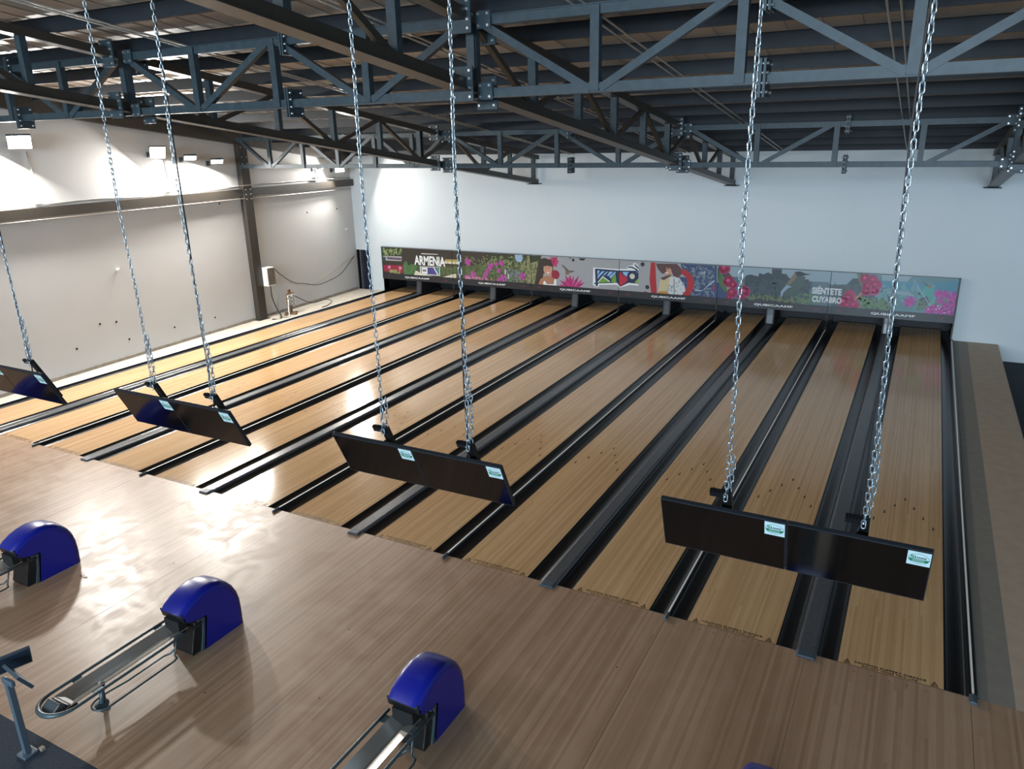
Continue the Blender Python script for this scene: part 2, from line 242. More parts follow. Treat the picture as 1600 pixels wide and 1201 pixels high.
ART = [('p','dkbrown',[(-18.365,1.78),(-13.321,1.785),(-13.357,0.723),(-18.369,0.689)]),('p','dkgreen2',[(-18.336,1.742),(-17.35,1.708),(-17.372,1.447),(-18.334,1.412)]),('l','ltgreen',(-18.275,1.446,-17.388,1.692),60,0.06),('p','ltgrey',[(-18.286,1.401),(-17.39,1.42),(-17.405,1.244),(-18.153,1.23),(-18.291,1.348)]),('p','purplegrey',[(-18.108,1.37),(-17.411,1.366),(-17.418,1.274),(-18.083,1.279)]),('p','teal_dk',[(-18.32,1.386),(-18.149,1.355),(-18.162,1.208),(-18.32,1.213)]),('p','crimson',[(-18.286,1.047),(-17.37,1.08),(-17.379,0.776),(-18.292,0.801)]),('p','pink_lt',[(-18.073,1.027),(-17.942,1.035),(-17.968,0.921),(-18.083,0.92)]),('p','pink_lt',[(-17.552,1.03),(-17.423,1.024),(-17.425,0.919),(-17.555,0.911)]),('l','ltgreen',(-18.037,0.755,-17.51,0.883),35,0.06),('p','leafgreen',[(-17.332,1.148),(-17.177,1.287),(-17.098,1.082),(-16.932,1.17),(-16.653,1.107),(-16.761,0.918),(-16.901,0.753),(-17.35,0.738)]),('p','leafmid',[(-17.323,1.07),(-17.252,1.152),(-17.156,0.75),(-17.285,0.742)]),('p','leafmid',[(-16.875,1.095),(-16.746,1.128),(-17.06,0.756),(-17.156,0.75)]),('p','olive',[(-16.653,1.107),(-13.338,1.294),(-13.356,0.761),(-16.775,0.734)]),('l','olive2',(-15.69,0.841,-14.657,1.162),70,0.07),('l','leafgreen',(-15.601,0.866,-14.656,1.116),35,0.05),('p','cream',[(-16.871,0.728),(-16.761,0.924),(-16.516,0.829),(-16.27,0.766),(-15.839,0.735),(-16.841,0.704)]),('p','cream',[(-15.626,0.715),(-15.041,0.888),(-14.505,0.926),(-14.515,0.723),(-15.413,0.711)]),('p','white',[(-16.56,1.087),(-15.657,1.107),(-15.668,0.782),(-16.567,0.778)]),('p','dkbrown',[(-16.524,1.063),(-15.679,1.091),(-15.697,0.806),(-16.533,0.807)]),('p','white',[(-16.485,1.049),(-16.219,1.054),(-16.229,0.82),(-16.501,0.816)]),('p','grey',[(-16.448,0.989),(-16.271,0.989),(-16.277,0.895),(-16.455,0.895)]),('p','violet',[(-16.187,1.069),(-15.956,1.069),(-15.803,0.815),(-16.189,0.823)]),('p','teal',[(-15.879,1.069),(-15.68,1.073),(-15.695,0.84),(-15.741,0.837)]),('p','white',[(-15.963,1.095),(-15.914,1.092),(-15.736,0.82),(-15.788,0.816)]),('p','white',[(-16.461,1.588),(-15.708,1.594),(-15.709,1.574),(-16.463,1.562)]),('p','yellowgold',[(-15.401,1.419),(-14.759,1.441),(-14.768,1.264),(-15.411,1.254)]),('p','cream',[(-15.785,1.341),(-15.648,1.343),(-15.653,1.258),(-15.791,1.256)]),('p','cream',[(-15.612,1.342),(-15.475,1.344),(-15.48,1.26),(-15.617,1.258)]),('p','cream',[(-15.439,1.344),(-15.303,1.346),(-15.308,1.262),(-15.444,1.26)]),('p','cream',[(-15.267,1.345),(-15.132,1.348),(-15.137,1.264),(-15.272,1.262)]),('p','cream',[(-15.097,1.347),(-14.962,1.349),(-14.967,1.266),(-15.101,1.263)]),('p','cream',[(-14.927,1.349),(-14.793,1.351),(-14.798,1.268),(-14.931,1.265)]),('p','olive',[(-14.926,1.169),(-11.415,1.369),(-11.422,0.721),(-14.952,0.671)]),('p','dkgreen2',[(-13.595,1.713),(-11.437,1.736),(-11.415,1.346),(-13.612,1.269)]),('l','olive2',(-14.523,0.754,-11.636,1.543),260,0.08),('l','leafgreen',(-14.534,0.852,-11.634,1.317),120,0.07),('l','ltgreen',(-13.825,1.245,-11.496,1.652),110,0.05),('l','khaki',(-12.292,0.764,-11.502,1.705),110,0.07),('l','greyblue',(-12.882,0.784,-12.286,1.212),60,0.07),('p','skyblue',[(-12.455,1.74),(-12.143,1.741),(-12.161,1.508),(-12.325,1.475),(-12.431,1.577)]),('f','magenta',(-14.4,1.374),0.3,9,'magenta2'),('f','magenta',(-13.47,1.252),0.3,9,'magenta2'),('f','magenta',(-12.988,1.402),0.24,9,'magenta2'),('f','magenta',(-14.203,0.909),0.28,9,'magenta2'),('f','magenta',(-13.62,1.045),0.24,9,'magenta2'),('f','magenta',(-13.108,1.125),0.2,9,'magenta2'),('f','magenta',(-12.948,0.864),0.3,9,'magenta2'),('f','magenta',(-13.213,1.353),0.18,9,'magenta2'),('f','magenta',(-13.713,0.877),0.2,9,'magenta2'),('f','magenta',(-12.158,0.988),0.3,9,'magenta2'),('f','magenta',(-14.5,0.815),0.2,9,'magenta2'),('f','magenta',(-13.118,0.803),0.2,9,'magenta2'),('l','pink_lt',(-14.559,0.717,-13.291,0.811),40,0.07),('p','cream',[(-12.869,1.189),(-12.827,1.191),(-12.832,1.019),(-12.874,1.016)]),('p','cream',[(-12.748,1.024),(-12.707,1.027),(-12.711,0.854),(-12.753,0.852)]),('p','greybg',[(-11.422,1.744),(-8.568,1.775),(-7.586,1.783),(-7.55,0.721),(-11.73,0.658)]),('p','khaki',[(-11.954,1.729),(-11.475,1.753),(-11.703,0.66),(-11.973,0.666)]),('l','olive2',(-11.955,0.746,-11.514,1.681),60,0.08),('p','dkgreen2',[(-11.873,1.742),(-11.396,1.752),(-11.451,1.588),(-11.825,1.473)]),('f','hotpink',(-10.928,1.569),0.42,14,'crimson'),('p','hairbrown',[(-11.503,1.633),(-11.266,1.681),(-11.031,1.611),(-10.955,1.403),(-10.93,1.096),(-11.008,1.162),(-11.324,1.143),(-11.352,0.949),(-11.488,0.699),(-11.703,0.689),(-11.617,1.053)]),('p','skin2',[(-11.459,0.918),(-11.272,1.05),(-10.957,1.07),(-10.827,0.983),(-10.841,0.719),(-11.542,0.69)]),('p','skin',[(-11.321,1.406),(-11.189,1.449),(-11.007,1.423),(-10.976,1.307),(-11.022,1.138),(-11.14,1.059),(-11.258,1.111),(-11.323,1.239)]),('p','hairbrown',[(-11.348,1.38),(-11.294,1.466),(-10.98,1.425),(-10.975,1.39),(-11.163,1.414)]),('p','hairbrown',[(-11.256,1.333),(-11.203,1.346),(-11.201,1.327),(-11.253,1.314)]),('p','hairbrown',[(-11.132,1.35),(-11.08,1.362),(-11.075,1.344),(-11.13,1.331)]),('p','white',[(-11.205,1.179),(-11.092,1.205),(-11.118,1.156),(-11.179,1.145)]),('p','white',[(-11.34,0.83),(-11.274,0.882),(-11.195,0.767),(-10.932,0.78),(-10.891,1.122),(-10.847,1.113),(-10.828,0.708),(-11.334,0.71)]),('c','crimson',(-10.865,1.124),0.16),('f','hotpink',(-10.259,0.641),1.05,24,'magenta3'),('f','magenta3',(-10.259,0.629),0.6,18,'hotpink'),('p','birdgrey',[(-10.644,1.491),(-10.567,1.472),(-10.337,1.293),(-10.134,1.305),(-10.235,1.233),(-10.337,1.227),(-10.375,1.154),(-10.49,1.152),(-10.465,1.29)]),('p','birdbrown',[(-10.49,1.265),(-10.337,1.274),(-10.349,1.16),(-10.477,1.157)]),('p','charcoal',[(-9.997,1.74),(-9.735,1.744),(-9.797,1.672),(-9.934,1.669)]),('c','charcoal',(-10.195,1.664),0.05),('p','charcoal',[(-10.363,1.739),(-10.261,1.74),(-10.274,1.716),(-10.337,1.713)]),('p','white',[(-9.455,1.453),(-8.585,1.451),(-8.229,1.479),(-8.266,1.544),(-8.208,1.581),(-8.045,1.613),(-8.058,1.668),(-7.977,1.684),(-7.786,1.549),(-7.746,1.384),(-7.595,1.371),(-7.557,0.936),(-8.144,0.952),(-8.499,0.831),(-8.61,0.92),(-9.231,0.878),(-9.267,0.805),(-9.353,0.799),(-9.466,0.873)]),('p','navy',[(-9.398,1.418),(-9.324,1.422),(-8.56,1.407),(-7.946,1.435),(-7.897,1.375),(-7.804,1.381),(-7.688,1.365),(-7.595,1.349),(-7.559,0.992),(-8.193,1.017),(-8.476,0.86),(-8.599,0.99),(-9.268,0.921),(-9.304,0.814),(-9.353,0.822),(-9.367,0.892),(-9.429,0.899),(-9.424,0.934),(-9.367,0.938)]),('p','skyblue2',[(-9.311,1.363),(-9.213,1.359),(-9.297,1.198)]),('p','skyblue2',[(-9.139,1.35),(-9.042,1.351),(-9.21,1.18),(-9.295,1.071),(-9.296,1.175)]),('p','skyblue2',[(-8.981,1.344),(-8.92,1.347),(-9.04,1.214),(-9.088,1.211),(-9.137,1.173)]),('p','skyblue2',[(-8.872,1.35),(-8.739,1.351),(-8.893,1.2),(-8.966,1.195)]),('p','skyblue2',[(-8.691,1.35),(-8.631,1.353),(-8.819,1.113),(-8.881,1.178)]),('p','white',[(-9.293,0.966),(-9.112,1.186),(-8.841,1.019),(-8.865,0.999),(-9.107,1.14),(-9.269,0.956)]),('p','green',[(-9.268,0.945),(-9.107,1.145),(-8.865,0.995)]),('p','green',[(-8.795,1.103),(-8.654,1.306),(-8.623,0.988),(-8.793,1.0)]),('p','green2',[(-7.982,1.054),(-7.8,1.246),(-7.611,1.146),(-7.583,1.013),(-7.957,1.021)]),('p','skyblue2',[(-8.416,1.366),(-7.968,1.393),(-7.938,1.17),(-8.03,1.096),(-8.172,1.109),(-8.198,1.198),(-8.366,1.278)]),('c','navy',(-8.07,1.24),0.18),('c','cream',(-8.07,1.24),0.09),('p','red',[(-8.547,1.336),(-8.463,1.352),(-8.401,1.254),(-8.282,1.227),(-8.22,1.129),(-8.3,1.01),(-8.5,0.877),(-8.541,1.085)]),('p','navy',[(-8.231,1.558),(-8.09,1.566),(-7.924,1.497),(-7.828,1.39),(-7.874,1.376),(-7.994,1.481),(-8.113,1.519),(-8.218,1.513)]),('p','navy',[(-8.022,1.637),(-7.976,1.644),(-7.832,1.524),(-7.842,1.479),(-7.95,1.562)]),('p','greybg',[(-7.87,1.749),(-7.463,1.744),(-7.427,0.707),(-7.839,0.717)]),('c','charcoal',(-7.726,1.657),0.07),('c','charcoal',(-7.543,0.917),0.07),('p','redbrown',[(-7.674,0.743),(-7.607,0.782),(-7.51,0.741),(-7.495,0.702),(-7.687,0.71)]),('p','denim',[(-6.459,1.748),(-5.292,1.75),(-5.227,0.691),(-6.49,0.724)]),('l','greyblue',(-6.406,0.738,-5.28,1.713),120,0.08),('l','white',(-6.118,1.461,-5.499,1.627),16,0.03),('p','silver',[(-5.98,0.957),(-5.723,0.936),(-5.532,1.155),(-5.34,1.32),(-5.302,1.297),(-5.529,1.104),(-5.747,0.909),(-5.952,0.907)]),('p','redwarm',[(-7.45,1.737),(-7.302,1.74),(-7.25,1.431),(-7.21,0.71),(-7.4,0.709),(-7.475,1.155)]),('p','greybg',[(-7.296,1.715),(-6.456,1.684),(-6.279,1.233),(-6.333,0.736),(-7.21,0.71)]),('p','redwarm',[(-6.451,1.582),(-6.269,1.554),(-6.08,1.4),(-5.992,1.175),(-6.018,0.941),(-6.149,0.724),(-6.41,0.717),(-6.287,0.87),(-6.206,1.083),(-6.257,1.312),(-6.431,1.429)]),('p','denim',[(-6.491,1.322),(-6.335,1.332),(-6.223,1.159),(-6.266,0.975),(-6.379,1.149)]),('p','hatbrown',[(-7.28,1.71),(-6.588,1.733),(-6.452,1.608),(-6.422,1.404),(-6.516,1.295),(-6.675,1.324),(-6.747,1.475),(-6.942,1.385),(-7.075,1.403),(-7.214,1.538)]),('p','skin',[(-6.937,1.593),(-6.792,1.588),(-6.739,1.462),(-6.782,1.369),(-6.914,1.361),(-6.996,1.408),(-6.919,1.477)]),('p','hatbrown',[(-6.91,1.581),(-6.818,1.586),(-6.811,1.561),(-6.909,1.55)]),('p','white',[(-6.944,1.437),(-6.86,1.455),(-6.877,1.415),(-6.929,1.404)]),('p','hatbrown',[(-7.096,1.258),(-6.783,1.382),(-6.728,1.333),(-6.934,1.19),(-7.039,1.157)]),('p','creamyellow',[(-7.108,1.205),(-6.987,1.187),(-6.729,1.359),(-6.694,1.154),(-6.817,0.936),(-6.918,0.824),(-7.131,0.782),(-7.183,0.725)]),('p','shirtwhite',[(-6.805,1.277),(-6.649,1.325),(-6.488,1.258),(-6.323,1.075),(-6.267,0.897),(-6.385,0.732),(-6.86,0.71),(-6.817,0.936)]),('p','shirtgrey',[(-6.685,1.258),(-6.646,1.261),(-6.609,0.742),(-6.649,0.739)]),('p','orange',[(-7.21,0.718),(-7.132,0.809),(-6.918,0.824),(-6.755,0.731)]),('l','shirtgrey',(-6.828,0.762,-6.334,1.197),22,0.05),('c','red',(-5.311,1.048),0.1),('p','denim',[(-5.391,1.744),(-5.279,1.751),(-4.912,0.843),(-4.928,0.701),(-5.329,0.709)]),('p','skygrey',[(-5.316,1.736),(-1.39,1.785),(-1.355,1.462),(-2.574,1.403),(-5.284,1.222)]),('p','hillblue',[(-2.6,1.438),(-1.504,1.452),(-1.429,0.747),(-2.53,0.681)]),('p','hillblue',[(-4.926,1.434),(-4.271,1.439),(-4.22,0.744),(-4.755,0.715)]),('p','dkforest',[(-4.419,1.491),(-4.278,1.537),(-4.036,1.49),(-4.021,1.602),(-3.899,1.56),(-3.764,1.63),(-3.643,1.588),(-3.656,1.75),(-3.379,1.762),(-3.356,1.618),(-3.229,1.614),(-3.151,1.51),(-3.008,1.447),(-2.583,1.499),(-2.491,0.757),(-4.411,0.704),(-4.426,1.255)]),('l','forest2',(-4.366,0.804,-2.518,1.432),170,0.1),('l','olive2',(-4.329,0.779,-2.516,0.911),60,0.09),('l','leafmid',(-2.883,0.775,-2.268,1.068),36,0.08),('p','denim',[(-5.268,0.944),(-5.093,0.956),(-4.93,0.739),(-5.254,0.72)]),('p','leafgreen',[(-5.302,1.712),(-5.154,1.533),(-4.948,1.017),(-4.991,0.913),(-5.179,1.128),(-5.266,1.324)]),('p','dkgreen2',[(-5.21,1.63),(-4.985,1.593),(-4.763,1.382),(-4.753,1.233),(-4.956,1.143)]),('p','jungle',[(-3.058,1.492),(-2.886,1.611),(-2.679,1.564),(-2.722,1.297),(-2.929,1.064),(-3.101,0.929),(-3.332,0.924),(-3.299,1.086)]),('p','birdbrown',[(-2.994,1.676),(-2.935,1.644),(-2.945,1.499),(-3.068,1.346),(-3.172,1.217),(-3.222,1.263),(-3.103,1.489)]),('p','black',[(-2.995,1.688),(-2.851,1.721),(-2.688,1.664),(-2.508,1.651),(-2.683,1.612),(-2.837,1.566),(-2.929,1.584)]),('p','ltsteel',[(-3.201,1.289),(-3.036,1.239),(-3.147,1.195),(-3.272,1.039),(-3.297,0.919),(-3.345,0.935),(-3.345,1.083)]),('b',(-5.077,1.675),0.44),('b',(-4.915,1.272),0.44),('b',(-4.774,1.181),0.3),('b',(-4.419,0.993),0.44),('b',(-4.794,0.927),0.4),('b',(-4.517,0.822),0.3),('b',(-4.882,0.769),0.22),('p','skin',[(-4.574,1.295),(-4.502,1.299),(-4.484,1.226),(-4.539,1.134),(-4.564,1.145)]),('p','skygrey',[(-2.04,1.793),(-0.679,1.778),(1.325,1.775),(1.318,1.613),(-1.999,1.387)]),('p','tealmist',[(-1.003,1.746),(1.328,1.752),(1.361,0.725),(-1.932,0.714),(-1.931,1.392),(-1.589,1.391)]),('p','dkforest',[(-1.524,1.42),(-1.386,1.601),(-1.187,1.613),(-0.981,1.359),(-1.232,1.218),(-1.486,1.274)]),('p','forest2',[(-1.974,1.364),(-1.08,1.45),(-0.298,1.117),(-0.21,0.746),(-1.909,0.716)]),('l','dkforest',(-1.928,0.775,-0.3,1.367),90,0.1),('l','leafmid',(-1.214,0.755,-0.255,1.047),50,0.12),('p','tealblue',[(-0.657,1.587),(0.029,1.585),(0.551,1.584),(1.323,1.717),(1.317,1.334),(0.759,1.41),(0.057,1.36),(-0.59,1.386)]),('l','tealmist2',(-0.685,1.005,0.73,1.453),45,0.15),('p','skygrey',[(-0.49,1.272),(0.063,1.313),(0.287,1.209),(-0.139,1.226)]),('p','skygrey',[(-0.668,1.779),(0.13,1.781),(0.027,1.597),(-0.614,1.59)]),('p','leafgreen',[(-1.315,1.776),(-1.028,1.781),(-0.948,1.653),(-1.118,1.594),(-1.072,1.377),(-1.19,1.442)]),('p','dkgreen2',[(-1.249,1.78),(-1.073,1.786),(-0.995,1.674),(-1.143,1.616)]),('p','skin2',[(-1.309,0.99),(-1.054,1.317),(-1.024,1.246),(-1.269,0.931)]),('b',(-1.053,1.61),0.38),('b',(-0.853,1.587),0.34),('b',(-0.963,1.397),0.38),('b',(-0.76,1.447),0.38),('b',(-0.786,1.287),0.36),('b',(-0.991,1.248),0.32),('b',(-1.423,1.105),0.4),('b',(-1.435,1.005),0.38),('b',(-1.559,0.895),0.4),('b',(-1.279,0.818),0.38),('b',(-1.459,0.803),0.3),('p','tealgreen',[(0.53,1.583),(0.591,1.587),(0.718,1.408),(0.705,1.194),(0.563,0.848),(0.362,0.783),(0.412,1.052),(0.431,1.387)]),('p','birdbrown',[(0.532,1.571),(0.627,1.554),(0.648,1.473),(0.569,1.444)]),('p','black',[(0.389,1.632),(0.421,1.627),(0.546,1.537),(0.542,1.489)]),('p','charcoal',[(0.379,1.145),(0.555,1.23),(0.642,1.046),(0.501,0.843),(0.36,0.794)]),('p','ltsteel',[(0.154,1.676),(0.197,1.667),(0.698,0.931),(0.654,0.951)]),('l','leafmid',(0.313,0.796,1.352,1.164),60,0.07),('f','magenta',(0.16,1.044),0.36,9,'magenta2'),('f','magenta',(0.834,1.31),0.26,9,'magenta2'),('f','magenta',(0.977,1.309),0.28,9,'magenta2'),('f','magenta',(1.194,1.208),0.4,9,'magenta2'),('f','magenta',(1.256,1.048),0.34,9,'magenta2'),('f','magenta',(0.787,0.89),0.3,9,'magenta2'),('f','magenta',(0.959,0.833),0.3,9,'magenta2'),('f','magenta',(0.671,0.821),0.3,9,'magenta2'),('f','magenta',(1.165,0.827),0.26,9,'magenta2'),('f','magenta',(0.901,1.114),0.2,9,'magenta2'),('f','magenta',(1.038,1.006),0.22,9,'magenta2'),('l','white',(0.621,0.771,1.335,1.044),10,0.03)]
# ================================================================ the setting
XL, XR = -19.9, 9.0
b = MB(); b.box(-19.6, XR, -4.82, 0, -.12, 0, m_appr)
seam = mat('board_seam', S('54402f'), .6)
for k in range(1, 7): b.box(xj(k)-.0025, xj(k)+.0025, -4.82, -.13, -.001, .0006, seam)
for k in range(6): b.box(pc(k)-.0015, pc(k)+.0015, -4.82, -.13, -.001, .0004, seam)
for i in range(1, 13):
    for k in range(5): b.cyl((laneL(i)+LW/2+(k-2)*.1355*1.3, -.1, 0), .006, .0012, m_dark, n=8)
for x, y in ((-4.9, -3.1), (-5.4, -2.0), (-6.1, -3.6), (-3.95, -4.3), (-8.7, -1.9), (-2.2, -1.2), (-4.4, -4.0)): b.cyl((x, y, 0), .009, .0012, m_dark, n=8)
struct(b.build('floor'))
b = MB(); b.box(-19.6, XR, -9, -4.82, -.12, -.002, m_carpet); struct(b.build('floor_carpet'))
b = MB(); b.box(-20.0, laneL(1)-.262, 0, YB, -.5, -.01, m_conc); struct(b.build('floor_cement_strip'))
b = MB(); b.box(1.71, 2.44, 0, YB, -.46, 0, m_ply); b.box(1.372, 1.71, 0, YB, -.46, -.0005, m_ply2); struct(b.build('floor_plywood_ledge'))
b = MB(); b.box(2.44, XR, 0, YB, -.6, -.46, m_carpet); struct(b.build('floor_lower'))
b = MB(); b.box(laneL(1)-.25, 1.36, 0, 17.6, -.5, -.14, m_dark); struct(b.build('floor_under_lanes'))
# left wall, slightly skewed, with small screw holes
b = MB(); y0, y1 = -9, 16.2
b.add([(WX(y0), y0, -.5), (WX(y1), y1, -.5), (WX(y1), y1, RZ(y1)), (WX(y0), y0, RZ(y0)), (WX(y0)-.2, y0, -.5), (WX(y1)-.2, y1, -.5), (WX(y1)-.2, y1, RZ(y1)), (WX(y0)-.2, y0, RZ(y0))],
      [(0, 1, 2, 3), (7, 6, 5, 4), (0, 4, 5, 1), (1, 5, 6, 2), (2, 6, 7, 3), (3, 7, 4, 0)], m_wall)
for y, z in ((3.61, .66), (5.2, .53), (6.78, .51), (8.37, .46), (13.28, 3.27), (14.99, 3.25), (9.2, 3.93), (4.9, 1.1), (4.4, 1.15)):
    b.cyl((WX(y)-.01, y, z), .03, .016, m_dark, (1, 0, 0), 8)
struct(b.build('wall_left'))
# dirty skirting band at the foot of the left wall
b = MB(); b.bar((WX(0)+.012, 0, .035), (WX(15.9)+.012, 15.9, .035), .03, .09, mat('dusty_skirting', S('8d857a'), .9, var=.2, vscale=6)); struct(b.build('baseboard_left'))
OL, OR = laneL(1)-.262, 1.298
b = MB(); b.box(-19.05, OL, YB, YB+.25, -.5, 5.4, m_wallb); b.box(OR, XR, YB, YB+.25, -.6, 5.4, m_wallb)
b.box(OL, OR, YB, YB+.25, 1.5, 5.4, m_wallb); b.box(-20.1, -19.05, YB, YB+.25, 1.57, 5.4, m_wallb); b.box(-20.1, -19.71, YB, YB+.25, -.5, 1.57, m_wallb)
struct(b.build('wall_back'))
b = MB(); b.box(-19.71, -19.05, YB+.16, YB+.2, -.5, 1.57, mat('navy_door', S('15182a'), .5)); d1 = struct(b.build('door_1'))
b = MB(); b.box(-19.56, -19.51, YB+.02, YB+.16, -.5, 1.56, mat('door_steel_edge', S('6d7078'), .4, metal=.5)); b.box(-19.71, -19.66, YB+.01, YB+.16, -.5, 1.57, m_dark)
b.build('door_frame', parent=d1)
b = MB(); b.box(XR, XR+.2, -9, YB+.3, -.6, 9, m_wallb); struct(b.build('wall_right'))
# roof sheets with standing ribs running down the slope
b = MB(); ya, yb = -9.0, 16.2
b.add([(XL, ya, RZ(ya)), (XR, ya, RZ(ya)), (XR, yb, RZ(yb)), (XL, yb, RZ(yb)), (XL, ya, RZ(ya)+.08), (XR, ya, RZ(ya)+.08), (XR, yb, RZ(yb)+.08), (XL, yb, RZ(yb)+.08)],
      [(0, 1, 2, 3), (7, 6, 5, 4), (0, 4, 5, 1), (1, 5, 6, 2), (2, 6, 7, 3), (3, 7, 4, 0)], m_sheet)
x = XL+.3
while x < XR:
    b.bar((x, ya, RZ(ya)-.008), (x, yb, RZ(yb)-.008), .03, .008, m_sheet); x += .47
struct(b.build('ceiling'))
# pit behind the masking units
b = MB(); b.box(OL, OR, 17.4, 17.5, -.14, 1.6, m_pit); b.box(OL-.06, OL, YB, 17.5, -.14, 1.6, m_pit); b.box(OR, OR+.06, YB+.25, 17.5, -.14, 1.6, m_pit); b.box(OL, OR, YB+.25, 17.5, 1.5, 1.56, m_dark)
struct(b.build('wall_pit'))

# ================================================================ lanes, gutters, dividers
y_end = 17.2
def arrow(m, x, y, b):
    b.add([(x-.014, y-.05, .0012), (x, y-.03, .0012), (x+.014, y-.05, .0012), (x+.004, y+.07, .0012), (x-.004, y+.07, .0012)], [(0, 1, 4), (1, 3, 4), (1, 2, 3)], m)
CT = fit_text('CAUTION SLIPPERY SURFACE', .72, .036, .03, 1.15); CT2 = fit_text('DO NOT CROSS FOUL LINE', .56, .03, .03, 1.15)
for i in range(1, 13):
    x0 = laneL(i); xc = x0+LW/2
    which = 'outermost lane beside the left wall' if i == 1 else ('outermost lane beside the plywood ledge' if i == 12 else '%s lane counted from the left wall' % ORD[i-1])
    t = thing('bowling_lane', 'light maple bowling lane, ' + which, 'bowling lane', (x0, 0, 0), group='bowling lanes')
    b = MB(); b.box(0, LW, .002, y_end, -.05, 0, m_lane); b.build('lane_bed', t)
    b = MB(); b.box(.003, LW-.003, .0, .006, -.01, .0008, m_print); b.build('foul_line', t)
    b = MB()
    for (vs, fs), ox, oy in ((CT, .165, .062), (CT2, .245, .02)):
        b.add([(x+ox, y+oy, .0012) for x, y in vs], fs, m_print)
    for ox in (.055, .93):
        for q_ in (((0, 0), (.075, 0), (.0375, .085)),):
            a = [(ox+p[0], .02+p[1], .0012) for p in q_]; cx = sum(p[0] for p in a)/3; cy = sum(p[1] for p in a)/3
            inn = [(cx+(p[0]-cx)*.62, cy+(p[1]-cy)*.62, .0012) for p in a]
            b.add(a+inn, [(0, 1, 4, 3), (1, 2, 5, 4), (2, 0, 3, 5)], m_print)
            b.box(cx-.004, cx+.004, cy-.012, cy+.016, .0008, .0013, m_print)
    b.build('caution_lettering', t)
    for k in range(7):
        b = MB(); arrow(m_print, LW/2+(k-3)*.1355, 4.72-abs(k-3)*.3, b); b.build('lane_arrow', t)
gp = []
for k in range(11):
    a = math.pi*k/10; gp.append((.11-.104*math.cos(a), -.006-.05*math.sin(a)))
gp = [(0, -.004)]+gp+[(.22, -.004), (.22, -.1), (0, -.1)]
for i in range(1, 13):
    for s in (0, 1):
        x0 = laneL(i)+(LW if s else -.22)
        b = MB(); b.prism([(x0+p[0]+(.001 if s else -.001), p[1]) for p in gp], .01, y_end, m_gut, 'y')
        # pale stop plate at the foul line
        b.box(x0+.004, x0+.216, -.002, .012, -.04, -.002, m_plug)
        tag(b.build('gutter'), 'glossy black gutter on the %s edge of the %s' % ('right' if s else 'left', 'outermost lane beside the left wall' if i == 1 else ('outermost lane beside the plywood ledge' if i == 12 else '%s lane counted from the left wall' % ORD[i-1])), 'gutter', 'gutters')
def divider(xc, w, wide, label, y_end=y_end):
    t = thing('lane_divider', label, 'lane divider', (xc, 0, 0), group='wide lane dividers' if wide else 'narrow lane dividers')
    h = w/2; b = MB()
    if wide:
        prof = [(-h, -.1), (h, -.1), (h, .004), (h-.012, .022), (h-.035, .03), (-h+.035, .03), (-h+.012, .022), (-h, .004)]
        b.prism(prof, 0, y_end, m_cap, 'y'); b.build('cap', t)
        b = MB(); prof = [(-h+.0, .0), (h-.0, .0), (h-.012, .022), (h-.035, .031), (-h+.035, .031), (-h+.012, .022)]
        b.prism([(x*.96, z) for x, z in prof], -.11, .03, m_plug, 'y'); b.build('end_plug', t, bevel=.008)
    else:
        prof = [(-h, -.1), (h, -.1), (h, .006), (h-.012, .03), (-h+.012, .03), (-h, .006)]
        b.prism(prof, 0, y_end, m_gut, 'y'); b.build('cap', t)
        b = MB(); b.box(-.011, .011, .03, 15.8, .028, .036, m_alu); b.build('metal_strip', t)
        b = MB(); b.prism([(-h*.8, 0), (h*.8, 0), (h*.8, .03), (0, .044), (-h*.8, .03)], -.12, .02, m_plug, 'y'); b.build('end_plug', t, bevel=.006)
    return t
for k in range(6):
    divider(pc(k), GW-.445, True, 'wide charcoal divider leading to the %s picture panel from the left' % ORD[k])
for k in range(1, 6):
    divider(xj(k), GN-.445, False, 'narrow black divider leading to the %s picture panel joint from the left' % ORD[k-1])
divider(laneL(1)-.241, .04, False, 'narrow black edging between the left outermost lane and the cement strip')
divider(LW+.22+.048, .094, False, 'narrow black edging strip beside the plywood ledge', YB-.01)
for k in range(6):
    t = thing('ball_track_housing', 'dark housing under the middle of the %s picture panel from the left' % ORD[k], 'housing', (pc(k), 16.1, 0), group='ball track housings')
    b = MB(); b.prism([(-.2, .03), (.9, .03), (.9, .55), (-.14, .55), (-.16, .3)], -.13, .13, m_pit); b.build('body', t, bevel=.01)
    b = MB(); b.prism([(-.206, .05), (-.198, .05), (-.158, .3), (-.138, .54), (-.146, .54), (-.166, .3)], -.085, .085, m_cap); b.build('face_plate', t)
for k in range(1, 6):
    t = thing('support_post', 'thin dark post with a foot under the %s masking joint from the left' % ORD[k-1], 'post', (xj(k), 15.86, .036), group='masking support posts')
    b = MB(); b.cyl((0, 0, .08), .014, .48, m_steel2, n=8); b.build('rod', t)
    b = MB(); b.cyl((0, 0, 0), .075, .1, m_dark, n=12, r2=.02); b.build('foot', t)
    tt = thing('pin_light_stay', 'slanted dark stay rising behind the %s masking joint from the left' % ORD[k-1], 'stay', (xj(k)+.12, 16.2, .03), group='slanted stays')
    b = MB(); b.tube([(0, .5, 0), (0, 0, .3), (0, -.12, .52)], .012, m_steel, 6); b.build('stay_rod', tt)
